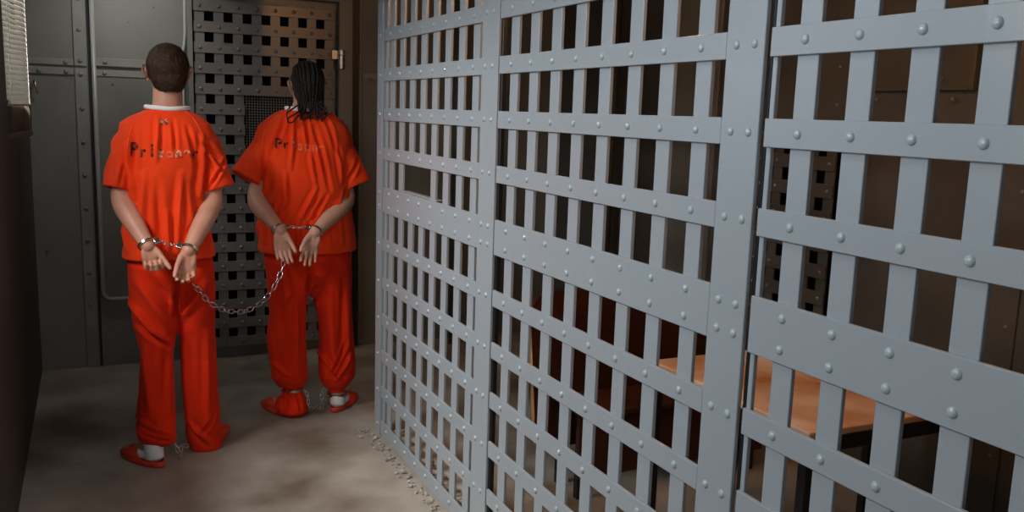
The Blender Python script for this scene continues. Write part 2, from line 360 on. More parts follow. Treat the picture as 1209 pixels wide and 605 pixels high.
# ------------------------------------------------------------------ dense lattice door in the back wall
def dense_door(root, along, face, a0, na, pa, z_top, nz, pz, hw, hz, rv, m, hole=None, stuff=lambda i, c: False, yfix=None):
    """along 'x' (back wall) or 'y' (cell's far wall); face = coordinate of the strap front"""
    sgn = 1
    def B(bm, u0, u1, z0, z1, d0, d1, bev=0.0012):
        if along == 'x': box(bm, (u0, face+d0, z0), (u1, face+d1, z1), bev)
        else: box(bm, (face+d0, u0, z0), (face+d1, u1, z1), bev)
    us = [a0+pa*k for k in range(na)]; zs = [z_top-pz*k for k in range(nz)]
    e0, e1 = us[0]-hw*1.15, us[-1]+hw*1.15
    st = []
    for i, z in enumerate(zs):
        bm = BM(); parts = [(e0, e1)]
        if hole and hole[0] <= i <= hole[1]:
            parts = [(e0, us[hole[2]-1]+hw*1.15), (us[hole[3]+1]-hw*1.15, e1)]
        for p, q in parts: B(bm, p, q, z-hz, z+hz, 0, 0.009)
        s_ = obj('strap', bm, m, root)
        for c, u in enumerate(us):
            if hole and hole[0] <= i <= hole[1] and hole[2] <= c <= hole[3]: continue
            p = (u, face, z) if along == 'x' else (face, u, z)
            if stuff(i, c): st.append(p)
            else: rivet(rv, p, s_)
    if st: rivets_stuff(rv, st, root, m)
    for c, u in enumerate(us):
        bm = BM(); segs = [(zs[-1]-hz, zs[0]+hz)]
        if hole and hole[2] <= c <= hole[3]: segs = [(zs[-1]-hz, zs[hole[1]+1]+hz), (zs[hole[0]-1]-hz, zs[0]+hz)]
        for p, q in segs: B(bm, u-hw, u+hw, p, q, 0.0093, 0.018)
        obj('bar', bm, m, root)
    bm = BM(); B(bm, e0, e1, zs[-1]-hz, zs[0]+hz, 0.052, 0.058, 0); obj('hole_shade_sheet', bm, M['hole_shade'], root)  # sheet added behind the holes, their shade put into its colour
    if hole:
        u0, u1 = us[hole[2]-1]+hw, us[hole[3]+1]-hw; z0, z1 = zs[hole[1]+1]+hz, zs[hole[0]-1]-hz
        bm = BM(); n = int((u1-u0)/0.0155); k = int((z1-z0)/0.0155)
        for i in range(n+1):
            u = u0+(u1-u0)*i/n; tube(bm, [(u, face+0.022, z0), (u, face+0.022, z1)] if along == 'x' else [(face+0.022, u, z0), (face+0.022, u, z1)], 0.0021, 5, dome=False)
        for i in range(k+1):
            z = z0+(z1-z0)*i/k; tube(bm, [(u0, face+0.024, z), (u1, face+0.024, z)] if along == 'x' else [(face+0.024, u0, z), (face+0.024, u1, z)], 0.0021, 5, dome=False)
        obj('wire_mesh', bm, m, root)
    return us, zs
YD = YB-0.06
dd = empty('lattice_door'); tag(dd, 'dark riveted lattice-work steel door with a wire mesh viewport in the back wall', 'door')
dx = YD/YB
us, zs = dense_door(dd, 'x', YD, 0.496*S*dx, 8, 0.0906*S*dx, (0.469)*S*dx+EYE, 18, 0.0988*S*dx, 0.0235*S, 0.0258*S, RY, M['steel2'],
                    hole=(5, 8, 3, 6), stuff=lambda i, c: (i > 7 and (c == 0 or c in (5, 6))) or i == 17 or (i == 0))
# door frame and hinge
bm = BM(); box(bm, (0.434*S, YB-0.075, 0), (0.458*S, YB-0.0005, ZC), 0.002); box(bm, (1.165*S, YB-0.075, 0), (1.235*S, YB-0.0005, ZC), 0.002)
box(bm, (0.458*S, YB-0.075, 2.16), (1.165*S, YB-0.0005, ZC), 0.002)
struct('trim_1', bm, M['steel'])
def hinge_barrel(z):
    bm = BM(); X = 1.186*S*dx
    box(bm, (us[-1]+0.01, YD-0.012, z-0.027), (X, YD-0.002, z+0.027), 0.002)
    tube(bm, [(X, YD-0.03, z-0.082), (X, YD-0.03, z-0.004)], 0.020, 18, dome=False)
    tube(bm, [(X, YD-0.03, z-0.001), (X, YD-0.03, z+0.03)], 0.021, 18, dome=False)
    o = obj('hinge', bm, M['dull'], dd, smooth=False); return o
hinge_barrel(zs[2]); hinge_barrel(zs[14])

# plate joints on the back wall, and recess shade as a black strip
def strip(name, x0, x1, z0, z1, m='wallstrip', depth=0.01, rivs=(), back=YB):
    bm = BM(); box(bm, (x0*S, back-depth, z0), (x1*S, back-0.0003, z1), 0.002)
    o = struct(name, bm, M[m])
    for x, z in rivs: rivet(RYw, (x*S, back-depth, z), o)
    return o
zj = zz(0.148)
strip('trim_2', -0.055, -0.004, 0.0, zj-0.006, rivs=[(-0.03, zj-0.04-0.185*k) for k in range(8)])
strip('trim_3', -0.055, -0.004, zj+0.006, ZC, rivs=[(-0.03, zj+0.035+0.165*k) for k in range(5)])
strip('trim_4', -0.25, -0.058, zj+0.006, zj+0.04, rivs=[(-0.09, zj+0.023)])
strip('trim_5', -0.25, -0.058, zj-0.045, zj-0.008, rivs=[(-0.09, zj-0.028), (-0.2, zj-0.028)])
strip('trim_6', 0.034, 0.43, zj+0.010, zj+0.055, depth=0.016, rivs=[(0.075, zj+0.032), (0.265, zj+0.032), (0.39, zj+0.032)])
strip('trim_7', 0.034, 0.43, zj-0.045, zj-0.008, depth=0.006, rivs=[(0.07, zj-0.027), (0.26, zj-0.027)])
strip('trim_8', 0.002, 0.014, 0.0, ZC, m='black', depth=0.004)
strip('trim_9', 1.285, 1.30, 0.0, ZC, m='steel', depth=0.012)
strip('trim_10', 1.302, 1.62, zz(0.155), zz(0.185), depth=0.012, rivs=[(1.345, zz(0.13)+0.03)])
strip('recess_shade', 1.24, 1.283, 0.0, ZC, m='black', depth=0.004)  # black strip painted for the shade of the recess beside the door
# pipe with elbow, thin conduit
bm = BM(); zb = zz(-0.95)
tube(bm, [(0.026*S, YB-0.022, ZC-0.002), (0.026*S, YB-0.022, zb+0.06)] + [(0.026*S+0.05*(1-math.cos(a)), YB-0.022, zb+0.05-0.05*math.sin(a)) for a in [i*PI/12 for i in range(7)]] + [(0.40*S, YB-0.022, zb)], 0.0125, 14, dome=False)
tag(obj('pipe', bm, mat('pale_pipe_paint', (0.30, 0.30, 0.285), 0.3), smooth=True), 'grey vertical pipe on the back wall, bending right near the floor behind the short-haired prisoner', 'pipe')
bm = BM()
tube(bm, spline([(0.432*S, YB-0.02, ZC-0.002), (0.428*S, YB-0.02, zz(0.40)), (0.425*S, YB-0.02, zz(0.30)), (0.412*S, YB-0.02, zz(0.2)), (0.414*S, YB-0.02, zz(0.0)), (0.41*S, YB-0.02, zz(-0.4))], 6), 0.0085, 10, dome=False)
tag(obj('conduit', bm, mat('pale_conduit_paint', (0.42, 0.41, 0.42), 0.3), smooth=True), 'thin pale conduit running down the wall beside the door, behind the first prisoner', 'pipe')

# ------------------------------------------------------------------ blind in the splayed window
A = Vector((-0.268*S, 3.47*S, 0)); D = Vector((math.sin(0.16), math.cos(0.16), 0)); Nn = Vector((D.y, -D.x, 0))   # Nn faces the corridor
WB = empty('window_1', (0, 0, 0)); WB['kind'] = 'structure'
def slab(bm, t0, t1, n0, n1, z0, z1, bev=0.002):
    n = len(bm.verts); box(bm, (t0, n0, z0), (t1, n1, z1), bev); bm.verts.ensure_lookup_table()
    for v in bm.verts[n:]:
        p = A + D*v.co.x + Nn*v.co.y; v.co = (p.x, p.y, v.co.z)
Lw = 0.354*S; zs0 = zz(-0.028)
bm = BM(); slab(bm, -0.03, 0.0, -0.03, 0.01, zs0-0.11, 2.42); slab(bm, Lw+0.003, Lw+0.02, -0.03, 0.012, zs0-0.11, 2.42); slab(bm, 0.0005, Lw, -0.03, -0.012, zs0-0.11, zs0-0.004); slab(bm, 0, Lw, -0.03, 0.0, 2.3, 2.42)
obj('window_frame', bm, M['brownwood'], WB)
bm = BM(); slab(bm, -0.02, Lw+0.01, -0.03, 0.018, zs0-0.135, zs0-0.112); obj('window_sill', bm, M['brownwood'], WB)
bl = empty('window_blind'); tag(bl, 'cream slatted blind in the window high on the left wall', 'blind')
bm = BM(); nsl = 40; pitch = 0.0208
for k in range(nsl):
    z = zs0+0.012+pitch*k; n = len(bm.verts)
    sect = [(-0.009, -0.0115), (-0.003, -0.003), (0.004, 0.005), (0.009, 0.0095)]
    vv = []
    for t in (0.006, Lw-0.004):
        vv.append([bm.verts.new((*(A + D*t + Nn*(0.012+a))[:2], z + (-b_*1.1))) for a, b_ in sect])
        vv.append([bm.verts.new((*(A + D*t + Nn*(0.012+a))[:2], z + (-b_*1.1)-0.0012)) for a, b_ in sect])
    a_, b2, c_, d_ = vv
    for i in range(3):
        bm.faces.new((a_[i], a_[i+1], c_[i+1], c_[i])); bm.faces.new((b2[i+1], b2[i], d_[i], d_[i+1]))
    bm.faces.new((a_[0], c_[0], d_[0], b2[0])); bm.faces.new((a_[3], b2[3], d_[3], c_[3]))
obj('slat', bm, M['slat'], bl)
bm = BM(); slab(bm, 0.003, Lw, 0.001, 0.024, zs0-0.003, zs0+0.008, 0.002); obj('bottom_rail', bm, M['slat'], bl)
bm = BM()
for t in (0.06, Lw-0.06): p = A+D*t+Nn*0.0255; tube(bm, [(p.x, p.y, zs0+0.008), (p.x, p.y, 2.36)], 0.0015, 6, dome=False)
obj('cord', bm, M['white'], bl)
bm = BM(); slab(bm, 0.003, Lw, 0.001, 0.03, zs0+0.012+pitch*nsl, zs0+0.04+pitch*nsl, 0.002); obj('head_rail', bm, M['slat'], bl)
# brass hook on the wall
hk = at(42, 100, YB-0.03); bm = BM()
tube(bm, spline([(hk.x-0.005, YB-0.001, hk.z+0.02), (hk.x-0.004, YB-0.02, hk.z+0.02), (hk.x, YB-0.035, hk.z-0.01), (hk.x+0.008, YB-0.03, hk.z-0.045)], 5), [0.006]*11+[0.004]*5, 8)
tag(obj('hook', bm, M['brass'], smooth=True), 'small brass hook on the dark wall right of the blind', 'hook')

# ------------------------------------------------------------------ inside the cell
cdr = empty('lattice_door'); tag(cdr, 'square-holed lattice door on the cell far wall, seen through the nearest panel', 'door')
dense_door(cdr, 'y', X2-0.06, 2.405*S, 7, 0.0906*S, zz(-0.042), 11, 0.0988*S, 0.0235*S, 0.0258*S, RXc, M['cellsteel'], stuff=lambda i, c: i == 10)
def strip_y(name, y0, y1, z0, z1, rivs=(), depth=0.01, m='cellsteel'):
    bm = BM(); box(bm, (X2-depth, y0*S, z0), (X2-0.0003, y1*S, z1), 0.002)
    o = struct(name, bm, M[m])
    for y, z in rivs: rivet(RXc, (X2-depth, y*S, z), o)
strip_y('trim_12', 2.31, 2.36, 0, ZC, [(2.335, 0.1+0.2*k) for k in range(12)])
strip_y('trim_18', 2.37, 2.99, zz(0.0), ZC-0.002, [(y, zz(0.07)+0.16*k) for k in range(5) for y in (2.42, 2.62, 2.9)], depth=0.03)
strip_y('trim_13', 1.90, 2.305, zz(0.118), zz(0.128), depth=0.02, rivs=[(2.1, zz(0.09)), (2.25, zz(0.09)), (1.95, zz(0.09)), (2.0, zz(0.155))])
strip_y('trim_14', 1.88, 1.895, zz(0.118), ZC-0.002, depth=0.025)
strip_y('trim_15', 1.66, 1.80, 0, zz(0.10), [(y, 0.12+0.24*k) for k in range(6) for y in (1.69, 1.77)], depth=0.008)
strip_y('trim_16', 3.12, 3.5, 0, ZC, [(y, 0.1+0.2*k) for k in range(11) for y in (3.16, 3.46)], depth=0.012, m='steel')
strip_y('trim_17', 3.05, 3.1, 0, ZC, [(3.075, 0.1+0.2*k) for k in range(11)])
for x, y, r, lb in ((2.36, 3.70, 0.018, 'thinner of two brown pipes standing at the far wall of the cell'), (2.36, 3.85, 0.034, 'thicker of two brown pipes standing at the far wall of the cell'), (1.8, 4.5, 0.03, 'lone brown pipe at the end wall of the cell, behind the gate')):
    bm = BM(); tube(bm, [(x*S, y*S, 0.0), (x*S, y*S, ZC)], r, 16, dome=False)
    tag(obj('pipe', bm, M['cellsteel'], smooth=True), lb, 'pipe')

# table of orange plywood, sheen put into its colour, on a black angle frame
ZT = 0.63*S
tb = empty('table', (1.37*S, 1.36*S, 0)); tag(tb, 'plywood-topped table on a black steel frame inside the cell', 'table')
tx0, tx1, ty0, ty1 = 0, 0.86*S, 0, 0.60*S
bm = BM(); box(bm, (tx0, ty0, ZT-0.02), (tx1, ty1, ZT), 0.004, 2); obj('tabletop', bm, M['tabletop'], tb)
bm = BM()
for a in ((tx0, ty0, tx1, ty0+0.02), (tx0, ty1-0.02, tx1, ty1), (tx0, ty0+0.021, tx0+0.02, ty1-0.021), (tx1-0.02, ty0+0.021, tx1, ty1-0.021)):
    box(bm, (a[0], a[1], ZT-0.062), (a[2], a[3], ZT-0.0205), 0.002)
obj('apron', bm, M['black'], tb)
for x in (tx0, tx1-0.032):
    for y in (ty0, ty1-0.032):
        bm = BM(); box(bm, (x, y, 0), (x+0.032, y+0.032, ZT-0.0625), 0.002); obj('leg', bm, M['black'], tb)
# brown plywood bench with a tall rounded back
def rounded_panel(bm, x0, x1, z0, z1, y0, y1, r, tilt=0.0):
    pts = []
    for cx, cz, a0 in ((x1-r, z1-r, 0), (x0+r, z1-r, PI/2), (x0+r*0.3, z0+r*0.3, PI), (x1-r*0.3, z0+r*0.3, 1.5*PI)):
        rr = r if a0 < PI-0.1 else r*0.3
        for i in range(7): a = a0+i*PI/12; pts.append((cx+rr*math.cos(a), cz+rr*math.sin(a)))
    f = [bm.verts.new((x, y0+tilt*(z-z0), z)) for x, z in pts]; g = [bm.verts.new((x, y1+tilt*(z-z0), z)) for x, z in pts]
    a = bm.faces.new(f); c = bm.faces.new(g[::-1]); n = len(pts)
    for i in range(n):
        q = bm.faces.new((f[i], g[i], g[(i+1) % n], f[(i+1) % n])); q.material_index = 1 if (pts[i][0]+pts[(i+1) % n][0])/2 < x0+r*.5 and (pts[i][1]+pts[(i+1) % n][1])/2 < z1-r else 0
bn = empty('bench', (1.40*S, 2.40*S, 0)); tag(bn, 'dark brown veneered plywood bench with a tall rounded back, behind the table', 'bench')
bm = BM(); rounded_panel(bm, -0.05, 1.05, 0.16, 0.80, 0.24, 0.266, 0.10, tilt=0.16); bmesh.ops.recalc_face_normals(bm, faces=bm.faces); obj('backrest', bm, [M['wood'], M['ply']], bn)
bm = BM(); box(bm, (0.03, 0.0, 0.36), (0.97, 0.262, 0.382), 0.003); obj('seat', bm, [M['wood']], bn)
bm = BM(); box(bm, (0.03, 0.03, 0.10), (0.97, 0.048, 0.355), 0.004); bmesh.ops.recalc_face_normals(bm, faces=bm.faces); obj('front_panel', bm, [M['wood'], M['ply']], bn)
for x in (0.05, 0.92):
    for y in (0.06, 0.225):
        bm = BM(); box(bm, (x, y, 0), (x+0.03, y+0.03, 0.359), 0.002); obj('leg', bm, M['black'], bn)

fx = empty('ceiling_lamp_or_fill', (0.52, 1.45, ZC)); tag(fx, 'added long fluorescent fill on the corridor ceiling, above the frame', 'lamp')  # added overhead fill for shadows under straps and highlights on rivets
bm = BM(); box(bm, (-0.09, -0.62, -0.05), (0.09, 0.62, -0.001), 0.006); obj('fill_housing', bm, M['white'], fx)
bm = BM(); [tube(bm, [(x_, -0.58, -0.068), (x_, 0.58, -0.068)], 0.013, 12) for x_ in (-0.04, 0.04)]; obj('fill_tube', bm, M['tube'], fx, smooth=True)
l = bpy.data.lights.new('overhead_fill', 'AREA'); l.shape = 'RECTANGLE'; l.size = 0.14; l.size_y = 1.15; l.energy = 2.5; l.color = (0.92, 0.97, 1.0)
lo = bpy.data.objects.new('overhead_fill', l); C.objects.link(lo); lo.parent = fx; lo.location = (0, 0, -0.09)
rx = empty('ceiling_lamp_or_fill', (0.22, 4.95, ZC)); tag(rx, 'added round white fill light close to the back wall, above the frame', 'lamp')
bm = BM(); tube(bm, [(0, 0, -0.001), (0, 0, -0.03)], [0.11, 0.10], 28, dome=False); obj('lamp_or_fill_base', bm, M['dull'], rx)
bm = BM(); ellipsoid(bm, (0, 0, -0.05), (0.09, 0.09, 0.03)); obj('fill_shade', bm, M['tube'], rx, smooth=True)
l = bpy.data.lights.new('back_wall_fill', 'AREA'); l.shape = 'DISK'; l.size = 0.18; l.energy = 2.6; l.spread = math.radians(110); l.color = (1.0, 0.97, 0.9)  # added fill aimed at the wall, brightening its upper part
lo = bpy.data.objects.new('back_wall_fill', l); C.objects.link(lo); lo.parent = rx; lo.location = (0, 0, -0.09); lo.rotation_euler = (math.radians(42), 0, 0)
# warm bulkhead lamp under the cell ceiling
for LX, LY, LPW, LBL in ((1.26*S, 2.2*S, 10, 'warm bulb lamp under the cell ceiling close behind the gate'), (1.5*S, 1.12*S, 16, 'warm bulb lamp under the cell ceiling above the table')):
    lp = empty('ceiling_lamp_or_fill', (LX, LY, ZC)); tag(lp, LBL, 'lamp')
    bm = BM(); tube(bm, [(0, 0, -0.001), (0, 0, -0.05)], [0.06, 0.045], 20, dome=False); obj('lamp_or_fill_base', bm, M['dull'], lp)
    bm = BM(); ellipsoid(bm, (0, 0, -0.095), (0.032, 0.032, 0.046)); obj('bulb', bm, M['bulb'], lp, smooth=True)
    l = bpy.data.lights.new('bulb_light', 'POINT'); l.energy = LPW; l.color = (1, 0.47, 0.17); l.shadow_soft_size = 0.05
    lo = bpy.data.objects.new('bulb_light', l); C.objects.link(lo); lo.parent = lp; lo.location = (0, 0, -0.20)

# ------------------------------------------------------------------ people
def hand(bm, wrist, dist, thumb_dir, curls, spread=0.10, thumb_curl=0.5, sc_=1.0, thumb_out=0.75, thumb_in=0.25):
    """wrist point, direction of the fingers, direction of the thumb's side; palm normal = dist x thumb or its reverse, towards -y"""
    z = Vector(dist).normalized(); x = Vector(thumb_dir); x = (x - z*x.dot(z)).normalized(); y = x.cross(z)
    if y.y > 0: y = -y                                                  # palms face back towards the corridor
    w = Vector(wrist); P = lambda a, b_, c: w + (x*a + y*b_ + z*c)*sc_
    # palm, thicker at the two heels
    tube(bm, [P(0, 0, -0.022), P(0.001, 0, 0.010), P(0.003, 0, 0.035), P(0.003, 0, 0.062), P(0.002, -0.001, 0.084)],
         [(0.022*sc_, 0.016*sc_), (0.029*sc_, 0.018*sc_), (0.038*sc_, 0.0155*sc_), (0.0405*sc_, 0.014*sc_), (0.039*sc_, 0.0115*sc_)], 20, hint=tuple(x))
    ellipsoid(bm, P(0.022, 0.009, 0.032), Vector((0.015, 0.012, 0.026))*sc_, Matrix((x, y, z)).transposed().to_4x4())
    ellipsoid(bm, P(-0.022, 0.007, 0.034), Vector((0.012, 0.010, 0.030))*sc_, Matrix((x, y, z)).transposed().to_4x4())
    base = [0.0285, 0.0095, -0.0095, -0.0275]; Ls = [0.072, 0.080, 0.075, 0.060]; off = [0.082, 0.087, 0.084, 0.076]; rr = [0.0098, 0.0100, 0.0096, 0.0086]
    tips = []
    for i in range(4):
        a = spread*(1.5-i)/1.5; side = x*math.sin(a)+z*math.cos(a)
        cu = curls[i]; ang = 0.15*cu; p = P(base[i], -0.001, off[i]-0.01); pts = [p]; rad = [rr[i]*1.08*sc_]
        for L, c in ((0.012, 0.0), (0.46*Ls[i], 0.75), (0.29*Ls[i], 1.0), (0.22*Ls[i], 0.62)):
            ang += cu*c; dr = side*math.cos(ang) + y*math.sin(ang)
            q = pts[-1] + dr*(L*0.5*sc_); pts += [q, pts[-1] + dr*(L*sc_)]; k = len(pts)
            rad += [rr[i]*(1.0-0.035*k)*sc_, rr[i]*(1.05-0.035*k)*sc_]
        tube(bm, pts, rad, 12); tips.append(pts[-1])
    # thumb leaves the side of the palm near its base
    a = thumb_out; p = P(0.024, 0.006, 0.022); d0 = (x*math.sin(a) + z*math.cos(a) + y*thumb_in).normalized()
    q1 = p + d0*0.040*sc_; d1 = (d0*math.cos(thumb_curl*.6) + (z*0.7 - x*0.6)*math.sin(thumb_curl*.6) + y*0.1).normalized()
    q2 = q1 + d1*0.032*sc_; d2 = (d1*math.cos(thumb_curl*.5) + (z*0.6 - x*0.6)*math.sin(thumb_curl*.5)).normalized(); q3 = q2 + d2*0.024*sc_
    tube(bm, [p, (p+q1)/2, q1, (q1+q2)/2, q2, (q2+q3)/2, q3], [r*sc_ for r in (0.0135, 0.0125, 0.0112, 0.0098, 0.0102, 0.0094, 0.0075)], 12)
    return tips

def head(bm, c, H, wd, yaw=0.0, pitch=0.0):
    """c = middle of the head, H its height; the face looks towards +y"""
    R = Matrix.Rotation(yaw, 4, 'Z') @ Matrix.Rotation(pitch, 4, 'X'); T = lambda v: c + R @ Vector(v)
    k = H/0.23; E = lambda p, r: ellipsoid(bm, T(Vector(p)*k), Vector(r)*k, R, 28, 18)
    E((0, -0.008, 0.030), (wd/k*0.97, 0.098, 0.087)); E((0, -0.028, 0.0), (wd/k*0.86, 0.072, 0.075))
    E((0, 0.030, -0.035), (wd/k*0.80, 0.058, 0.072)); E((0, 0.055, -0.078), (0.036, 0.030, 0.030)); E((0, 0.070, -0.094), (0.019, 0.016, 0.016))
    E((0, 0.060, 0.005), (0.058, 0.032, 0.062)); E((0, 0.078, 0.030), (0.052, 0.016, 0.014))
    tube(bm, [T(Vector(p)*k) for p in ((0, 0.086, 0.018), (0, 0.100, -0.010), (0, 0.108, -0.024))], [0.007*k, 0.009*k, 0.012*k], 10)
    for s in (-1, 1):
        E((s*0.010, 0.097, -0.027), (0.008, 0.009, 0.007)); E((s*0.030, 0.077, 0.006), (0.013, 0.010, 0.009)); E((s*0.040, 0.062, -0.018), (0.020, 0.018, 0.016))
        E((0, 0.088, -0.047), (0.023, 0.010, 0.005)); E((0, 0.086, -0.057), (0.020, 0.010, 0.006))
        # ear: rim, lobe and bowl
        ex = wd*1.0
        rim = [(s*(wd/k*0.95), 0.004, -0.020), (s*(wd/k*1.04+0.006), -0.012, -0.008), (s*(wd/k*1.06+0.015), -0.020, 0.012), (s*(wd/k*1.04+0.016), -0.014, 0.027), (s*(wd/k*1.0+0.008), 0.002, 0.029), (s*wd/k*0.93, 0.010, 0.018)]
        tube(bm, [T(Vector(p)*k) for p in spline([(a, b_-0.004, c_) for a, b_, c_ in rim], 4)], 0.0044*k, 8)
        E((s*(wd/k*0.99+0.006), -0.006, 0.004), (0.008, 0.014, 0.025)); E((s*(wd/k*0.95+0.002), 0.0, -0.026), (0.005, 0.008, 0.011))
    return T, k

def foot(bm, heel, yaw, H=0.07):
    d = Vector((math.sin(yaw), math.cos(yaw), 0)); h = Vector(heel)
    tube(bm, [h+d*0.042+Vector((0, 0, 0.038)), h+d*0.085+Vector((0, 0, 0.040)), h+d*0.14+Vector((0, 0, 0.032)), h+d*0.20+Vector((0, 0, 0.024)), h+d*0.235+Vector((0, 0, 0.020))],
         [(0.030, 0.028), (0.034, 0.033), (0.030, 0.040), (0.021, 0.044), (0.015, 0.036)], 18, hint=(0, 0, 1))

def leglines(rows, Y, dh):
    """rows (py, left, right) -> rings from the marks, with depth half-size"""
    out = []
    for r_ in rows:
        py, a, b_ = r_[:3]; yy = Y + (r_[3] if len(r_) > 3 else 0)
        L, R = at(a, py, yy), at(b_, py, yy); c = (L+R)/2; hx = (R-L).length/2
        out.append((c.x, c.y, c.z, hx, (r_[4] if len(r_) > 4 else dh(py, hx))))
    return sorted(out, key=lambda q: -q[2])
def resample(rings, n=4):
    a = np.array(rings); t = np.arange(len(a)); tt = np.linspace(0, len(a)-1, (len(a)-1)*n+1)
    return [tuple(np.interp(q, t, a[:, j]) for j in range(5)) for q in tt]

def folds(lines, Y0, noise_amp=0.003, nsc=(9, 9, 3.2), seed=0.0, clampmin=None):
    """cloth folds: each (p, q, width, height) between two points; soft noise besides"""
    L = [(np.array(p), np.array(q), wv, hv) for p, q, wv, hv in lines]
    def fn(co, no):
        d = np.zeros(len(co))
        for p, q, wv, hv in L:
            pq = q-p; l2 = pq@pq; t = ((co-p)[:, [0, 2]]@pq[[0, 2]])/(pq[[0, 2]]@pq[[0, 2]]); tc_ = np.clip(t, 0, 1)
            cl = p[None, [0, 2]] + tc_[:, None]*pq[None, [0, 2]]
            dist = np.linalg.norm(co[:, [0, 2]]-cl, axis=1)
            env = np.sin(PI*np.clip(t, 0.03, 0.97))**0.6
            prof = 1.9*(np.exp(-(dist/(1.3*wv))**2) - 0.55*np.exp(-((dist-2.2*wv)/(1.3*wv))**2))
            d += np.where(no[:, 1] < 0.35, hv*env*prof, 0)
        nz = np.array([noise.noise((c[0]*nsc[0]+seed, c[1]*nsc[1], c[2]*nsc[2]+seed)) + 0.4*noise.noise((c[0]*nsc[0]*2.3+seed, c[1]*nsc[1]*2.3, c[2]*nsc[2]*2)) for c in co])
        return d + noise_amp*nz
    return fn

def text_on(o, body, s, px0, px1, py0, py1, Y, mats, parent):
    """stencilled word wrapped on the back of a shirt, letter by letter"""
    me = o.data; bvh = BVHTree.FromObject(o, bpy.context.evaluated_depsgraph_get())
    n = len(s); root = None; bm_all = BM()
    for i, ch in enumerate(s):
        cu = bpy.data.curves.new('t', 'FONT'); cu.body = ch; cu.offset = 0.032; to = bpy.data.objects.new('t', cu); C.objects.link(to)
        dg = bpy.context.evaluated_depsgraph_get(); tm = bpy.data.meshes.new_from_object(to.evaluated_get(dg))
        bpy.data.objects.remove(to)
        b2 = BM(); b2.from_mesh(tm); bpy.data.meshes.remove(tm)
        if not b2.faces: b2.free(); continue
        bmesh.ops.triangulate(b2, faces=b2.faces)
        for _ in range(3):
            es = [e for e in b2.edges if e.calc_length() > 0.07]
            if es: bmesh.ops.subdivide_edges(b2, edges=es, cuts=1); bmesh.ops.triangulate(b2, faces=b2.faces)
        xs = [v.co.x for v in b2.verts]; cx = (min(xs)+max(xs))/2; wmax = max(xs)-min(xs)
        cw = (px1-px0)/n; sy = (py1[i]-py0[i])
        for v in b2.verts:
            fx = (v.co.x-cx)*min(1.7, 0.90/max(wmax, .3)); fy = v.co.y/0.72
            p = at(px0+cw*(i+0.5)+fx*cw, py1[i]-fy*sy, Y)
            dv = (p-Vector((p.x*0.0, 0, EYE))).normalized()
            hit = bvh.ray_cast(Vector((p.x, Y-0.6, p.z)), Vector((0, 1, 0)))
            q = hit[0] if hit[0] else p
            v.co = q + Vector((0, -0.002, 0))
        n0 = len(bm_all.faces); t2 = bpy.data.meshes.new('x'); b2.to_mesh(t2); b2.free()
        bm_all.from_mesh(t2); bpy.data.meshes.remove(t2); bm_all.faces.ensure_lookup_table()
        for f in bm_all.faces[n0:]: f.material_index = mats[i]
    return obj('printed_lettering', bm_all, [M['ink'], M['ink2'], M['ink3']], parent)

def ribbon(name, body, pts2, Y, r, m, parent):
    bvh = BVHTree.FromObject(body, bpy.context.evaluated_depsgraph_get()); P = []
    for (px, py) in pts2:
        p = at(px, py, Y); h = bvh.ray_cast(Vector((p.x, Y-0.6, p.z)), Vector((0, 1, 0)))
        P.append((h[0] if h[0] else p) + Vector((0, -0.0005, 0)))
    bm = BM(); tube(bm, spline(P, 4), r, 6); return obj(name, bm, m, parent, smooth=True)

def cuff(bm, c, axis, r1, r2, wd=0.011, th=0.0035):
    """a flat steel ring round a limb: r1 along x-ish, r2 along depth"""
    ax = Vector(axis).normalized(); u = (Vector((1, 0, 0)) - ax*ax.x).normalized(); v = ax.cross(u); N = 36
    R = []
    for k in range(N):
        a = 2*PI*k/N; e = u*math.cos(a)*r1 + v*math.sin(a)*r2; o_ = e.normalized()
        R.append([bm.verts.new(c+e+o_*dx_+ax*dz_) for dx_, dz_ in ((0, -wd/2), (th, -wd/2*.8), (th, -wd/10), (th*.5, 0), (th, wd/10), (th, wd/2*.8), (0, wd/2))])
    for k in range(N):
        a, b_ = R[k], R[(k+1) % N]
        for j in range(7): bm.faces.new((a[j], a[(j+1) % 7], b_[(j+1) % 7], b_[j]))
    bmesh.ops.recalc_face_normals(bm, faces=bm.faces)
def link_bm(p, t, n, L, W, r):
    bm = BM(); b_ = t.cross(n); pts = []
    for k in range(20):
        a = 2*PI*k/20; s_ = 1 if math.cos(a) > 0 else -1
        pts.append(t*(s_*(L-W)/2 + W/2*math.cos(a)) + n*(W/2*math.sin(a)))
    R = []
    for k in range(20):
        tn = (pts[(k+1) % 20]-pts[k-1]).normalized(); nn = b_; mm = tn.cross(nn)
        R.append([bm.verts.new(p+pts[k]+nn*r*math.cos(2*PI*j/8)+mm*r*math.sin(2*PI*j/8)) for j in range(8)])
    for k in range(20):
        a, c = R[k], R[(k+1) % 20]
        for j in range(8): bm.faces.new((a[j], a[(j+1) % 8], c[(j+1) % 8], c[j]))
    bmesh.ops.recalc_face_normals(bm, faces=bm.faces); return bm
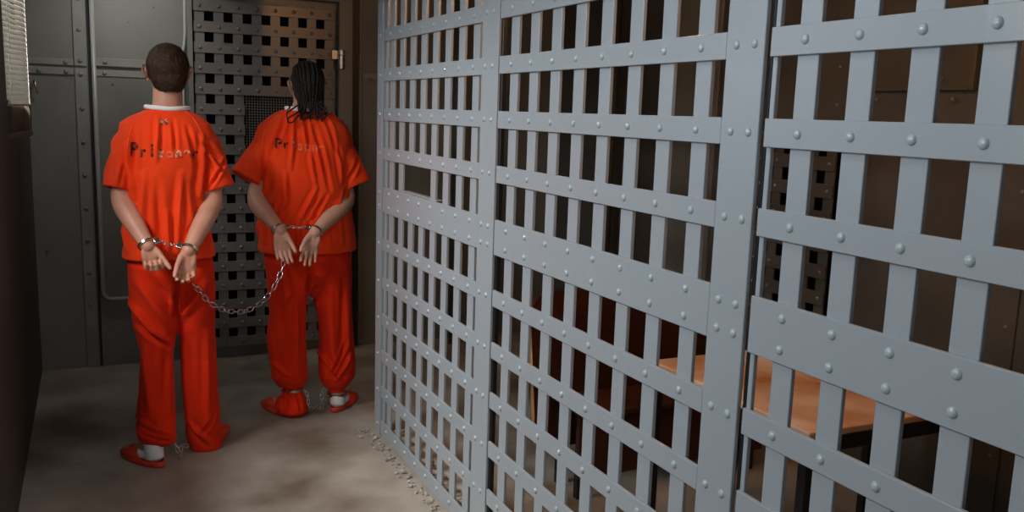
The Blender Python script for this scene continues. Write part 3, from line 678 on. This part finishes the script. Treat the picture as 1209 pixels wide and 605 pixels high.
def chain(root, path, L, W, r, m, twist=0.0, part='link'):
    P = [Vector(p) for p in path]; seg = [(b_-a).length for a, b_ in zip(P, P[1:])]; tot = sum(seg)
    pitch_ = L-2.3*r; n = max(2, round(tot/pitch_)); pts = []
    def atd(d):
        for a, b_, s_ in zip(P, P[1:], seg):
            if d <= s_: return a.lerp(b_, d/s_)
            d -= s_
        return P[-1]
    for i in range(n):
        c = atd(tot*(i+0.5)/n); t = (atd(min(tot, tot*(i+0.5)/n+0.008))-atd(max(0, tot*(i+0.5)/n-0.008))).normalized()
        h = Vector((0, 1, 0)); n1 = (h-t*h.dot(t)).normalized(); ang = (PI/2)*(i % 2) + twist + 0.35*math.sin(i*1.7)
        nn = n1*math.cos(ang) + t.cross(n1)*math.sin(ang)
        obj(part, link_bm(c, t, nn, L, W, r), m, root, smooth=True)

# ---- first prisoner (short brown hair)
Y1 = 3.97
def arm(bm, sh, el, wr, r=(0.052, 0.045, 0.040, 0.042, 0.036, 0.028), flat=1.0):
    sh, el, wr = map(Vector, (sh, el, wr))
    pts = [sh, sh.lerp(el, .5), el.lerp(sh, .08), el.lerp(wr, .22), el.lerp(wr, .6), el.lerp(wr, .88), wr]
    rad = [r[0], r[1], r[2], r[3], r[4], r[5]*1.05, r[5]]
    tube(bm, spline(pts, 3), list(np.interp(np.linspace(0, 6, 19), range(7), rad)), 18)

def wall_folds(items, Y, k=1.0): return [(tuple(at(a, b_, Y)), tuple(at(c, d, Y)), w_, h_*k) for a, b_, c, d, w_, h_ in items]

def build_first():
    bm = BM(); hc = at(197.8, 87, Y1+0.005)
    T, k = head(bm, hc, 0.232, 0.0765, yaw=-0.03)
    nk = at(198, 118, Y1-0.005)
    tube(bm, [hc+Vector((0, 0.0, -0.05)), nk+Vector((0, 0, -0.0)), at(198, 140, Y1-0.01)], [(0.058, 0.058), (0.0575, 0.058), (0.066, 0.064)], 24, hint=(1, 0, 0))
    # trunk, kept inside the clothes
    loft(bm, resample(leglines([(132, 170, 224), (150, 152, 240), (190, 154, 238), (240, 156, 234), (290, 158, 242), (340, 160, 245)], Y1, lambda p, h: 0.085)))
    for rows in ([(330, 160, 200), (400, 166, 200), (460, 170, 198), (510, 178, 196), (524, 184, 193, -0.065)], [(330, 208, 245), (400, 218, 250), (460, 222, 250), (510, 228, 248, 0.03), (520, 232, 248, 0.03)]):
        loft(bm, resample(leglines([(q[0], q[1]+5, q[2]-5, *q[3:]) if q[0] < 500 else q for q in rows], Y1+(.03 if rows[0][1] > 200 else 0), lambda p, h: h*.85)))
    elL, wrL = at(142, 236, Y1-0.05), at(175, 291, Y1-0.21)
    elR, wrR = at(252, 238, Y1-0.05), at(222.5, 297, Y1-0.205)
    arm(bm, at(155, 176, Y1), elL, wrL, (0.040, 0.044, 0.040, 0.044, 0.037, 0.0275)); arm(bm, at(238, 176, Y1), elR, wrR, (0.040, 0.044, 0.040, 0.044, 0.037, 0.0275))
    # left hand loosely closed, thumb hanging towards the other hand; right hand open with curled fingers
    hand(bm, wrL, at(184, 325, Y1-0.22)-wrL, (1, 0, 0), (1.45, 1.5, 1.5, 1.5), sc_=1.0, thumb_out=0.42, thumb_in=0.45, thumb_curl=0.1)
    hand(bm, wrR, at(217.5, 336, Y1-0.23)-wrR, (-1, 0, 0), (0.66, 0.70, 0.74, 0.80), spread=.06, sc_=1.03, thumb_out=0.30, thumb_in=0.5, thumb_curl=0.2)
    hl = at(191, 548, 3.835); hl.z = 0.0; hr = at(241, 535, 3.97); hr.z = 0
    foot(bm, hl+Vector((0, 0.0, 0.012)), -0.55); foot(bm, hr+Vector((0, 0, 0.012)), 0.45)
    p = remesh('person', bm, M['skin'], 0.0033, 3)
    tag(p, 'prisoner with short brown hair in orange clothes, handcuffed behind the back, left of the two', 'person')
    # hair: close-cropped cap with tapered nape
    bm = BM(); R = Matrix.Rotation(-0.03, 4, 'Z')
    ellipsoid(bm, hc+Vector((0, -0.008, 0.030)), (0.083, 0.104, 0.094), R, 48, 32)
    ellipsoid(bm, hc+Vector((0.002, -0.034, -0.012)), (0.0705, 0.070, 0.082), R, 40, 28)
    ellipsoid(bm, hc+Vector((0.006, 0.045, 0.105)), (0.030, 0.02, 0.020), R, 20, 14)
    h = remesh('hair', bm, M['hair'], 0.003, 3, parent=p)
    me = h.data
    def cut(h, zf, yf):
        b3 = BM(); b3.from_mesh(h.data)
        bmesh.ops.delete(b3, geom=[v for v in b3.verts if v.co.y > yf(v.co) or v.co.z < zf(v.co)], context='VERTS')
        b3.to_mesh(h.data); b3.free()
    cut(h, lambda c: hc.z-0.078 + 0.004*noise.noise(c*60), lambda c: hc.y + (0.085 if c.z > hc.z+0.055 else (-0.005 if c.z < hc.z+0.012 else 0.03)))
    displace(h, lambda co, no: np.array([0.0016*noise.noise((c[0]*160, c[1]*160, c[2]*70)) + 0.0025*noise.noise((c[0]*30, c[1]*30, c[2]*30)) for c in co]) - 0.004*np.clip((hc.z-0.03-co[:, 2])/0.05, 0, 1))
    # loose short strands over the cap
    rr = random.Random(5); bm = BM(); vs = h.data.vertices
    cen = hc+Vector((-0.005, -0.03, 0.07))
    for i in range(5200):
        v = vs[rr.randrange(len(vs))]; n_ = v.normal; q = v.co.copy()
        if q.z < hc.z-0.07: continue
        fl_ = (q-cen); fl_ = (fl_ - n_*fl_.dot(n_)); fl_ = (fl_.normalized()*0.7 + Vector((0.3, 0.1, -0.5)))
        ln = 0.011 if q.z > hc.z+0.02 else 0.007
        tip = q + n_*ln*0.35 + fl_*ln + Vector((rr.uniform(-1, 1), rr.uniform(-1, 1), rr.uniform(-1, 1)))*0.003
        s_ = n_.cross(fl_).normalized()*0.0006
        bm.faces.new((bm.verts.new(q-s_), bm.verts.new(q+s_), bm.verts.new(tip)))
    tag(obj('short_strands', bm, M['hair'], h), kind='stuff')
    # shirt
    bm = BM()
    dT = {126: .06, 131: .078, 137: .095, 146: .11}
    tr = leglines([(128.5, 174, 220, -.005, .062), (132, 167, 226, -.005, .078), (137, 156, 238, 0, .092), (146, 141, 249, 0, .108), (160, 139, 253, -.01, .118), (180, 142, 246, -.012, .125), (210, 144, 243, -.012, .125),
                   (240, 146, 242, -.01, .122), (270, 145.5, 247, -.005, .128), (292, 144, 253, 0, .138), (303, 143.5, 255, 0, .142)], Y1, lambda p, h: 0.12)
    loft(bm, resample(tr, 4), 56, 2.35)
    def sleeve(pts, rads, hint=(1, 0, 0)):
        tube(bm, spline(pts, 4), [(float(a), float(c)) for a, c in zip(np.interp(np.linspace(0, len(rads)-1, (len(pts)-1)*4+1), range(len(rads)), [r_[0] for r_ in rads]), np.interp(np.linspace(0, len(rads)-1, (len(pts)-1)*4+1), range(len(rads)), [r_[1] for r_ in rads]))], 28, hint=hint, dome=False)
    sleeve([at(161, 162, Y1), at(151, 170, Y1), at(145.5, 185, Y1-.005), at(141, 204, Y1-.02), at(137, 223, Y1-.03)], [(.05, .07), (.060, .082), (.056, .085), (.053, .08), (.052, .074)])
    sleeve([at(233, 160, Y1), at(242, 169, Y1), at(247.5, 184, Y1-.005), at(252.5, 204, Y1-.02), at(259, 223, Y1-.03)], [(.05, .07), (.060, .082), (.062, .085), (.066, .08), (.068, .074)])
    sh = remesh('shirt', bm, M['shirt'], 0.006, 5, parent=p)
    it = [(158, 150, 156, 215, .008, -.005), (151, 170, 158, 235, .007, .005), (240, 160, 236, 232, .008, .006), (246, 180, 262, 205, .006, .005), (268, 190, 249, 222, .005, -.005),
          (240, 170, 262, 186, .008, -.006), (187, 140, 184, 190, .007, .0045), (205, 142, 207, 180, .006, -.0035), (222, 150, 233, 200, .007, -.004), (170, 205, 166, 290, .010, .004), (185, 215, 190, 300, .011, -.004),
          (214, 205, 208, 298, .010, .0045), (228, 215, 238, 290, .010, -.004), (150, 250, 175, 285, .009, .006), (240, 255, 222, 285, .008, .005), (148, 270, 152, 300, .007, .005), (131, 175, 129, 215, .008, -.004), (143, 190, 137, 220, .006, .004),
          (148, 240, 160, 262, .008, -.005), (240, 268, 248, 300, .008, -.005), (197, 250, 200, 300, .008, .004)]
    displace(sh, folds(wall_folds(it, Y1-.12, 1.7), Y1, 0.0042, seed=3.1))
    text_on(sh, None, 'Prisoner', 153.5, 236, [168, 172, 169, 172, 174, 173, 173, 173], [184, 185, 184.5, 185, 186, 185.5, 186, 188], Y1-.12, [0, 0, 0, 2, 1, 2, 2, 0], sh)
    text_on(sh, None, 'M', 189, 199, [140], [148], Y1-.12, [2], sh).name = 'printed_letter'
    ribbon('raglan_seam', sh, [(174, 132), (163, 140), (155, 152), (151, 170), (150, 196)], Y1-.12, 0.0016, M['seam'], sh)
    ribbon('raglan_seam', sh, [(221, 132), (231, 142), (238, 156), (243, 176), (244, 200)], Y1-.12, 0.0016, M['seam'], sh)
    # undershirt neckline
    bm = BM(); pts = []
    for k_ in range(33):
        a = 2*PI*k_/32; pts.append(Vector((at(197.5, 129, Y1).x + 0.084*math.cos(a)*1.0, Y1-0.004+0.073*math.sin(a), at(197.5, 128.6, Y1).z + 0.006*abs(math.cos(a)) )))
    tube(bm, pts, [(0.0095, 0.007)]*33, 10, hint=(0, 0, 1)); obj('undershirt_collar', bm, M['white'], p, smooth=True)
    # trousers
    bm = BM(); dh = lambda q, h_: h_*1.05
    loft(bm, resample(leglines([(298, 149, 250, 0, .115), (320, 149.5, 253, 0, .128), (340, 152, 253, .0, .118), (352, 162, 245, 0, .10), (364, 180, 232, 0, .075), (372, 196, 218, 0, .045)], Y1, dh), 4), 52, 2.2)
    loft(bm, resample(leglines([(312, 149.5, 203, 0, .118), (335, 150.5, 207, 0, .122), (365, 153, 209, 0, .112), (385, 157, 209.5, 0, .10), (420, 163.5, 205), (460, 163.5, 206), (490, 161, 206.5, -.01), (508, 160, 207.5, -.05), (517, 163, 208, -.06), (524, 177, 206, -.065)], Y1, dh), 4), 36, 2.1)
    loft(bm, resample(leglines([(312, 203, 252.5, -.03, .118), (335, 204, 254, -.03, .122), (365, 207.5, 254.5, -.02, .112), (385, 210, 254.5, -.01, .10), (420, 214, 256), (460, 216.5, 258), (490, 218, 259.5, .0), (512, 220, 261, .01), (526, 224, 262, .01), (534, 232, 258, .01)], Y1+.03, dh), 4), 36, 2.1)
    tr_ = remesh('trousers', bm, M['trouser'], 0.006, 5, parent=p)
    it = [(160, 330, 205, 392, .014, .007), (175, 325, 208, 360, .012, -.006), (245, 330, 214, 380, .012, .006), (152, 360, 190, 402, .010, .007), (160, 385, 200, 412, .008, -.006), (170, 405, 178, 490, .012, .006), (196, 410, 192, 500, .010, -.005),
          (226, 400, 228, 510, .012, -.005), (246, 395, 247, 500, .012, .006), (163, 500, 204, 512, .006, .006), (166, 512, 206, 520, .005, -.006), (224, 505, 250, 530, .008, .006), (256, 495, 240, 520, .007, -.005), (207, 330, 209, 378, .007, -.012)]
    displace(tr_, folds(wall_folds(it, Y1-.1, 1.3), Y1, 0.005, seed=9.7))
    # sock and slip-on shoes
    bm = BM(); d = Vector((math.sin(-.55), math.cos(-.55), 0))
    tube(bm, [hl+d*.062+Vector((0, 0, .105)), hl+d*0.050+Vector((0, 0, .065)), hl+d*.048+Vector((0, 0, .034))], [(.037, .042), (.039, .048), (.038, .047)], 20, hint=(1, 0, 0), dome=False)
    tube(bm, [hl+d*.04+Vector((0, 0, .045)), hl+d*.11+Vector((0, 0, .045)), hl+d*.17+Vector((0, 0, .035))], [(.030, .036), (.032, .040), (.024, .042)], 18, hint=(0, 0, 1))
    remesh('sock', bm, M['white'], .004, 3, parent=p)
    for hp, yw in ((hl, -.55), (hr, .45)): shoe(hp, yw, p)
    return p, (elL, wrL, elR, wrR)

def shoe(hp, yw, parent, closed=False):
    d = Vector((math.sin(yw), math.cos(yw), 0)); s_ = Vector((d.y, -d.x, 0)); bm = BM()
    N = 40; out = []
    for k in range(N):
        a = 2*PI*k/N; u = math.cos(a); v = math.sin(a)
        ln = 0.128+0.138*(-u) ; wv = (0.047+0.007*(-u))*v
        out.append((ln, wv))
    lo_ = [bm.verts.new(hp+d*a+s_*b_*0.96+Vector((0, 0, 0.001))) for a, b_ in out]; mid = [bm.verts.new(hp+d*a+s_*b_*1.06+Vector((0, 0, 0.012))) for a, b_ in out]
    hi_ = [bm.verts.new(hp+d*a+s_*b_*1.05+Vector((0, 0, 0.027))) for a, b_ in out]; inn = [bm.verts.new(hp+d*(.128+(a-.128)*.95)+s_*b_*.94+Vector((0, 0, 0.027))) for a, b_ in out]
    bot = [bm.verts.new(hp+d*(.128+(a-.128)*.93)+s_*b_*.90+Vector((0, 0, 0.012))) for a, b_ in out]
    for A_, B_ in ((lo_, mid), (mid, hi_), (hi_, inn), (inn, bot)):
        for k in range(N): bm.faces.new((A_[k], A_[(k+1) % N], B_[(k+1) % N], B_[k]))
    bm.faces.new(lo_[::-1]); bm.faces.new(bot); bmesh.ops.recalc_face_normals(bm, faces=bm.faces)
    so = obj('shoe', bm, M['shoe'], parent, smooth=True)
    bm = BM()                                    # vamp over the toes
    tube(bm, [hp+d*.125+Vector((0, 0, .034)), hp+d*.17+Vector((0, 0, .032)), hp+d*.215+Vector((0, 0, .026)), hp+d*.25+Vector((0, 0, .02))], [(.040, .051), (.034, .053), (.025, .048), (.016, .032)], 22, hint=(0, 0, 1))
    bmesh.ops.bisect_plane(bm, geom=bm.verts[:]+bm.edges[:]+bm.faces[:], plane_co=(0, 0, 0.004), plane_no=(0, 0, -1), clear_outer=True)
    obj('shoe_upper', bm, M['shoe'], so, smooth=True)

# ---- second prisoner (black braids)
Y2 = 4.33
def build_second():
    bm = BM(); hc = at(362, 104, Y2+0.01)
    T, k = head(bm, hc, 0.235, 0.073, yaw=0.02)
    tube(bm, [hc+Vector((0, 0, -.05)), at(360, 128, Y2), at(359, 142, Y2-.01)], [(.056, .058), (.060, .06), (.07, .064)], 24, hint=(1, 0, 0))
    loft(bm, resample(leglines([(134, 328, 392), (152, 316, 400), (190, 316, 402), (240, 320, 400), (290, 322, 402), (330, 322, 404)], Y2, lambda p, h: .085)))
    for rows in ([(320, 324, 358), (380, 326, 356), (440, 332, 356), (458, 338, 355), (475, 338, 356)], [(320, 368, 404), (380, 382, 410), (440, 388, 410), (458, 389, 405), (470, 392, 402)]):
        loft(bm, resample(leglines([(q[0], q[1]+4, q[2]-4) if q[0] < 450 else q for q in rows], Y2, lambda p, h: h*.85)))
    elL, wrL = at(301, 236, Y2-.05), at(331, 272.5, Y2-.215)
    elR, wrR = at(410, 237, Y2-.05), at(371.5, 275, Y2-.215)
    arm(bm, at(322, 180, Y2), elL, wrL, (.042, .046, .043, .046, .038, .028)); arm(bm, at(394, 180, Y2), elR, wrR, (.042, .046, .043, .046, .038, .028))
    tL = hand(bm, wrL, at(335.5, 312, Y2-.235)-wrL, (1, 0, .1), (.30, .42, .52, .36), sc_=1.02, spread=.05, thumb_out=.32, thumb_in=.55, thumb_curl=.1)
    hand(bm, wrR, at(362, 310, Y2-.235)-wrR, (-1, 0, .1), (.30, .26, .22, .22), sc_=1.0, spread=.10, thumb_out=.45, thumb_in=.5, thumb_curl=.25)
    hl = at(345, 491, 4.27); hl.z = 0; hr = at(394, 488, 4.27); hr.z = 0
    foot(bm, hl+Vector((0, 0, .012)), -.35); foot(bm, hr+Vector((0, 0, .012)), .65)
    p = remesh('person', bm, M['skin2'], .0033, 3)
    tag(p, 'prisoner with black braided hair in orange clothes, handcuffed behind the back, right of the two', 'person')
    # scalp hair and cornrows
    bm = BM(); R = Matrix.Rotation(.02, 4, 'Z')
    ellipsoid(bm, hc+Vector((0, -.008, .032)), (.0755, .102, .091), R, 48, 32); ellipsoid(bm, hc+Vector((0, -.033, -.008)), (.068, .071, .088), R, 40, 28)
    h = remesh('hair', bm, M['braid'], .003, 3, parent=p)
    b3 = BM(); b3.from_mesh(h.data)
    bmesh.ops.delete(b3, geom=[v for v in b3.verts if v.co.z < hc.z-.085 or v.co.y > hc.y+(.08 if v.co.z > hc.z+.06 else (.0 if v.co.z < hc.z+.01 else .03))], context='VERTS')
    b3.to_mesh(h.data); b3.free()
    bvh = BVHTree.FromObject(h, bpy.context.evaluated_depsgraph_get())
    def braid(pts, r, parent):
        P = spline(pts, 5); fr_ = frames(P)
        # resample evenly and swell at each crossing
        Q = []; rad = []
        L = [0]
        for a, b_ in zip(P, P[1:]): L.append(L[-1]+(b_-a).length)
        n = max(6, int(L[-1]/0.0022))
        for i in range(n+1):
            s_ = L[-1]*i/n; j = min(len(L)-2, max(0, np.searchsorted(L, s_)-1)); t = (s_-L[j])/max(1e-6, L[j+1]-L[j]); q = P[j].lerp(P[j+1], t)
            ph = s_/0.0085*2*PI; rr_ = r*(1+0.20*math.cos(ph)); tp = 1-0.45*max(0, (i/n-.8)/.2)
            Q.append(q + fr_[j][1]*0.0008*math.sin(ph/2)); rad.append(rr_*tp)
        bm = BM(); tube(bm, Q, rad, 8); return obj('braid', bm, M['braid'], parent, smooth=True)
    nb = 12; rr = random.Random(11)
    for i in range(nb):
        f = (i+.5)/nb*2-1; a = f*1.30; pts = []
        for j in range(11):                      # from the front hairline over the crown to the nape
            th = -0.55 + j/10*2.55
            xx = math.sin(a)*0.10*(math.sin(min(PI, max(0.2, th+0.75)))**.55); d = Vector((xx, 0, 0))
            yz = Vector((0, -math.sin(th)*.11, math.cos(th)*.11)); o_ = hc+Vector((0, -.012, .018))
            dirv = (Vector((math.sin(a)*math.cos((th-1.0)*.6), -math.sin(th)*math.cos(a)-0.15*abs(f), math.cos(th)*(0.55+0.45*math.cos(a))))).normalized()
            ht = bvh.ray_cast(o_+dirv*.3, -dirv)
            if ht[0]: pts.append(ht[0]+dirv*.0015)
        if len(pts) < 4: continue
        e = pts[-1]; nz_ = hc.z-.10
        xo = hc.x + f*.062
        tail = [Vector((xo, hc.y-.092-.012*(1-abs(f)), hc.z-.075)), Vector((xo+rr.uniform(-.006, .006), hc.y-.104-.012*(1-abs(f)), hc.z-.105))]
        lz = rr.uniform(.012, .03)
        tail += [Vector((xo+rr.uniform(-.014, .014), hc.y-.118, hc.z-.118-lz*.5)), Vector((xo+rr.uniform(-.02, .02), hc.y-.122, hc.z-.125-lz))]
        braid(pts+tail, .0062, h)
    ends = [[(357, 126), (352, 132), (346, 136), (340, 140), (341, 145), (347, 143.5), (350, 139)], [(361, 127), (358, 134), (351, 138), (346, 144), (343, 145)], [(352, 124), (345, 129), (339, 133), (339, 139)], [(368, 126), (368, 131), (363, 133), (360, 131)],
            [(377, 122), (380, 126), (384, 129), (386, 125)], [(373, 126), (378, 131), (384, 133), (387, 131)], [(343, 117), (341, 122), (342, 127), (339, 130)]]
    for e in ends:
        n = len(e); braid([at(a, b_, Y2-.098-.045*min(1, i/2.5)) for i, (a, b_) in enumerate(e)], .0038, h)
    # shirt
    bm = BM()
    tr = leglines([(131, 336, 382, -.01, .066), (134, 327, 394, -.01, .082), (140, 317, 402, -.01, .095), (150, 304, 411, -.005, .11), (165, 299, 416, -.01, .12), (177, 300, 415, -.012, .126), (190, 303, 413, -.015, .13), (220, 305, 413, -.015, .135),
                   (245, 307, 414, -.01, .13), (268, 307, 418, -.005, .135), (286, 305, 420, 0, .142), (296, 306, 420, 0, .145)], Y2, lambda p_, h_: .12)
    loft(bm, resample(tr, 4), 56, 2.35)
    def sleeve(pts, rads):
        n = (len(pts)-1)*4+1
        tube(bm, spline(pts, 4), [(float(a), float(c)) for a, c in zip(np.interp(np.linspace(0, len(rads)-1, n), range(len(rads)), [r_[0] for r_ in rads]), np.interp(np.linspace(0, len(rads)-1, n), range(len(rads)), [r_[1] for r_ in rads]))], 28, hint=(1, 0, 0), dome=False)
    sleeve([at(326, 165, Y2), at(316, 172, Y2), at(308, 184, Y2-.01), at(300, 197, Y2-.02), at(290.5, 212, Y2-.03)], [(.055, .07), (.068, .085), (.070, .09), (.074, .088), (.078, .082)])
    sleeve([at(390, 165, Y2), at(398, 172, Y2), at(404.5, 185, Y2-.01), at(410, 200, Y2-.02), at(418.5, 219, Y2-.03)], [(.055, .07), (.070, .085), (.074, .09), (.077, .088), (.079, .082)])
    sh = remesh('shirt', bm, M['shirt'], .006, 5, parent=p)
    it = [(340, 135, 322, 180, .007, -.006), (348, 138, 342, 200, .007, .006), (362, 136, 364, 190, .007, -.007), (372, 150, 388, 225, .008, -.006), (386, 140, 402, 190, .008, -.006), (394, 155, 404, 215, .007, .006),
          (358, 150, 372, 222, .007, .005), (312, 165, 312, 222, .008, -.006), (318, 190, 313, 235, .008, .006), (336, 205, 338, 245, .008, .007), (338, 235, 328, 262, .007, .006), (372, 222, 352, 262, .008, .007), (384, 230, 362, 268, .007, -.006),
          (352, 262, 350, 292, .007, .006), (312, 262, 315, 290, .006, .008), (322, 240, 318, 262, .006, -.007), (398, 240, 404, 288, .010, .006), (410, 225, 402, 255, .008, -.006), (390, 255, 393, 290, .009, -.005), (280, 200, 300, 212, .007, .004), (425, 190, 412, 214, .007, -.005),
          (330, 262, 338, 290, .008, -.006), (366, 240, 368, 285, .008, .004)]
    displace(sh, folds(wall_folds(it, Y2-.12, 1.35), Y2, .0045, seed=21.3))
    text_on(sh, None, 'Prisone', 325, 383, [163, 165, 163, 166, 166, 167, 168], [175, 175, 176, 177, 178, 178.5, 179.5], Y2-.12, [0, 0, 2, 1, 1, 1, 1], sh)
    ribbon('raglan_seam', sh, [(335, 134), (322, 144), (313, 160), (309, 185)], Y2-.12, .0014, M['seam'], sh)
    ribbon('raglan_seam', sh, [(383, 134), (393, 146), (401, 165), (404, 195)], Y2-.12, .0014, M['seam'], sh)
    bm = BM(); pts = []
    for k_ in range(33):
        a = 2*PI*k_/32; pts.append(Vector((at(359, 130, Y2).x + .087*math.cos(a), Y2-.008+.076*math.sin(a), at(359, 130, Y2).z + .007*abs(math.cos(a)))))
    tube(bm, pts, [(.010, .007)]*33, 10, hint=(0, 0, 1)); obj('undershirt_collar', bm, M['white'], p, smooth=True)
    # trousers, bagged over the ankle irons
    bm = BM(); dh = lambda q, h_: h_*1.05
    loft(bm, resample(leglines([(290, 313, 412, 0, .12), (305, 312, 413.5, 0, .132), (320, 314, 413.5, 0, .128), (332, 322, 406, 0, .11), (340, 340, 388, 0, .08), (346, 354, 376, 0, .05)], Y2, dh), 4), 52, 2.2)
    loft(bm, resample(leglines([(305, 313, 362, 0, .12), (320, 314, 363, 0, .122), (345, 317, 362.5, 0, .11), (372, 319.5, 361.5, 0, .095), (400, 319.5, 361), (428, 319, 362), (444, 321, 363.5), (453, 327, 361), (458.5, 336, 356.5), (462, 337, 357), (468, 330, 360, -.01), (477, 324.5, 364, -.01), (484, 327, 364, -.02), (489, 335, 360, -.02)], Y2, dh), 4), 36, 2.1)
    loft(bm, resample(leglines([(305, 362, 413, 0, .12), (320, 363, 413.5, 0, .122), (345, 369, 413.5, 0, .11), (372, 375, 414.5, 0, .095), (400, 377, 416.5), (428, 376.5, 419), (443, 377.5, 418), (453, 381, 412), (459, 387, 407), (466, 388, 406), (476, 391, 404)], Y2, dh), 4), 36, 2.1)
    tr_ = remesh('trousers', bm, M['trouser'], .006, 5, parent=p)
    it = [(330, 330, 340, 430, .012, -.006), (322, 380, 328, 440, .010, .007), (350, 360, 352, 440, .012, .006), (330, 440, 350, 452, .006, -.006), (324, 430, 345, 450, .007, .007), (390, 345, 396, 440, .014, .007), (405, 330, 406, 420, .012, -.006), (380, 420, 402, 448, .008, .007),
          (415, 420, 398, 450, .007, .008), (410, 405, 392, 445, .006, -.006), (343, 462, 338, 488, .005, .009), (352, 464, 356, 487, .006, -.006), (333, 466, 330, 482, .005, -.005), (363, 318, 364, 350, .007, -.012), (370, 360, 380, 340, .01, .005)]
    displace(tr_, folds(wall_folds(it, Y2-.1, 1.3), Y2, .005, seed=33.7))
    # square patch pocket hanging loose on the left thigh
    bm = BM(); fr0 = [at(a, b_, Y2-.145) for a, b_ in ((333, 322), (338, 318), (344.5, 346), (337.5, 358))]
    f0 = [bm.verts.new(v) for v in fr0]; f1 = [bm.verts.new(v+Vector((0, .012, 0))) for v in fr0]
    bm.faces.new(f0); bm.faces.new(f1[::-1])
    for i in range(4): bm.faces.new((f0[i], f1[i], f1[(i+1) % 4], f0[(i+1) % 4]))
    bmesh.ops.recalc_face_normals(bm, faces=bm.faces); bmesh.ops.bevel(bm, geom=bm.edges[:], offset=.003, segments=2, affect='EDGES')
    obj('pocket_flap', bm, M['trouser'], tr_, smooth=False)
    bm = BM(); d = Vector((math.sin(.65), math.cos(.65), 0))
    tube(bm, [hr+d*.055+Vector((0, 0, .068)), hr+d*.048+Vector((0, 0, .05)), hr+d*.047+Vector((0, 0, .034))], [(.035, .040), (.038, .046), (.038, .047)], 20, hint=(1, 0, 0), dome=False)
    tube(bm, [hr+d*.04+Vector((0, 0, .042)), hr+d*.11+Vector((0, 0, .045)), hr+d*.17+Vector((0, 0, .035))], [(.030, .036), (.032, .040), (.024, .042)], 18, hint=(0, 0, 1))
    remesh('sock', bm, M['white'], .004, 3, parent=p)
    shoe(hl, -.35, p); shoe(hr, .65, p)
    return p, (elL, wrL, elR, wrR, tL)

p1, (e1L, w1L, e1R, w1R) = build_first()
p2, (e2L, w2L, e2R, w2R, t2L) = build_second()

# ---- handcuffs
def handcuffs(eL, wL, eR, wR, label):
    root = empty('handcuffs', tuple((wL+wR)/2)); o_ = Vector(root.location); tag(root, label, 'handcuffs')
    ends = []
    for e, w_, s_ in ((eL, wL, 1), (eR, wR, -1)):
        ax = (w_-e).normalized(); c = w_ - ax*0.012 - o_; bm = BM(); cuff(bm, c, ax, .0335, .0305)
        u = (Vector((1, 0, 0)) - ax*ax.x).normalized()
        # lock case on the inner side
        q = c + u*s_*0.040; n0 = len(bm.verts); box(bm, (-.012, -.006, -.014), (.012, .006, .014), .003, 2); bm.verts.ensure_lookup_table()
        v_ = ax.cross(u)
        for v in bm.verts[n0:]: v.co = q + u*v.co.x + v_*v.co.y + ax*v.co.z
        obj('cuff', bm, M['chrome'], root, smooth=False); ends.append(q + u*s_*.012)
    a, b_ = ends; mid = (a+b_)/2 + Vector((0, -.004, -.008))
    chain(root, [a, a.lerp(mid, .5)+Vector((0, 0, -.003)), mid, mid.lerp(b_, .5)+Vector((0, 0, -.003)), b_], .017, .011, .0017, M['chrome'])
    return root
handcuffs(e1L, w1L, e1R, w1R, 'nickel handcuffs on the wrists of the short-haired prisoner')
handcuffs(e2L, w2L, e2R, w2R, 'nickel handcuffs on the wrists of the braided prisoner')
# ---- chain strung from one pair of hands to the other
marks = [(227, 335), (234, 342), (242, 352), (253, 361), (268, 367), (281, 368.5), (294, 366), (306, 359.5), (317, 349), (326, 335), (332, 321), (335, 307)]
ya, yb = w1R.y-0.03, w2L.y-0.03; pp = []
for i, (a, b_) in enumerate(marks): t = (a-227)/(335-227); pp.append(at(a, b_, ya+(yb-ya)*t))
cr = empty('chain'); tag(cr, 'steel link chain hanging between the hands of the two prisoners', 'chain')
chain(cr, spline(pp, 4), .036, .019, .0026, M['chrome'])
# ---- leg irons
def leg_irons(cL, rL, cR, rR, path, label):
    root = empty('leg_irons'); tag(root, label, 'leg irons')
    for c, r_ in ((cL, rL), (cR, rR)):
        bm = BM(); cuff(bm, c, (0, 0.05, 1), r_[0], r_[1], .013, .004); obj('cuff', bm, M['dull'], root)
    chain(root, path, .026, .015, .0021, M['dull'])
ip = [at(a, b_, y) for a, b_, y in ((358, 459.5, Y2-.05), (362, 464, Y2-.06), (364, 474, Y2-.07), (364.5, 481, Y2-.08), (369, 482.5, Y2-.08), (374, 480.5, Y2-.07), (379.5, 483, Y2-.06), (380.5, 474, Y2-.05), (379.5, 465, Y2-.04), (384, 459, Y2-.03))]
for q in ip: q.z = max(q.z, .012)
leg_irons(at(346.7, 460, Y2), (.047, .047), at(397, 463, Y2), (.044, .046), spline(ip, 3), 'dull leg irons on the ankles of the braided prisoner')
ip = [at(a, b_, y) for a, b_, y in ((206, 524, Y1-.06), (209, 528, Y1-.07), (211, 538, Y1-.08), (213, 543, Y1-.07), (214, 534, Y1-.05), (214, 526, Y1-.03), (222, 527, Y1-.02))]
for q in ip: q.z = max(q.z, .012)
leg_irons(at(190, 520, Y1-.065), (.045, .045), at(241, 518, Y1+.03), (.05, .05), spline(ip, 3), 'dull leg irons at the ankles of the short-haired prisoner')
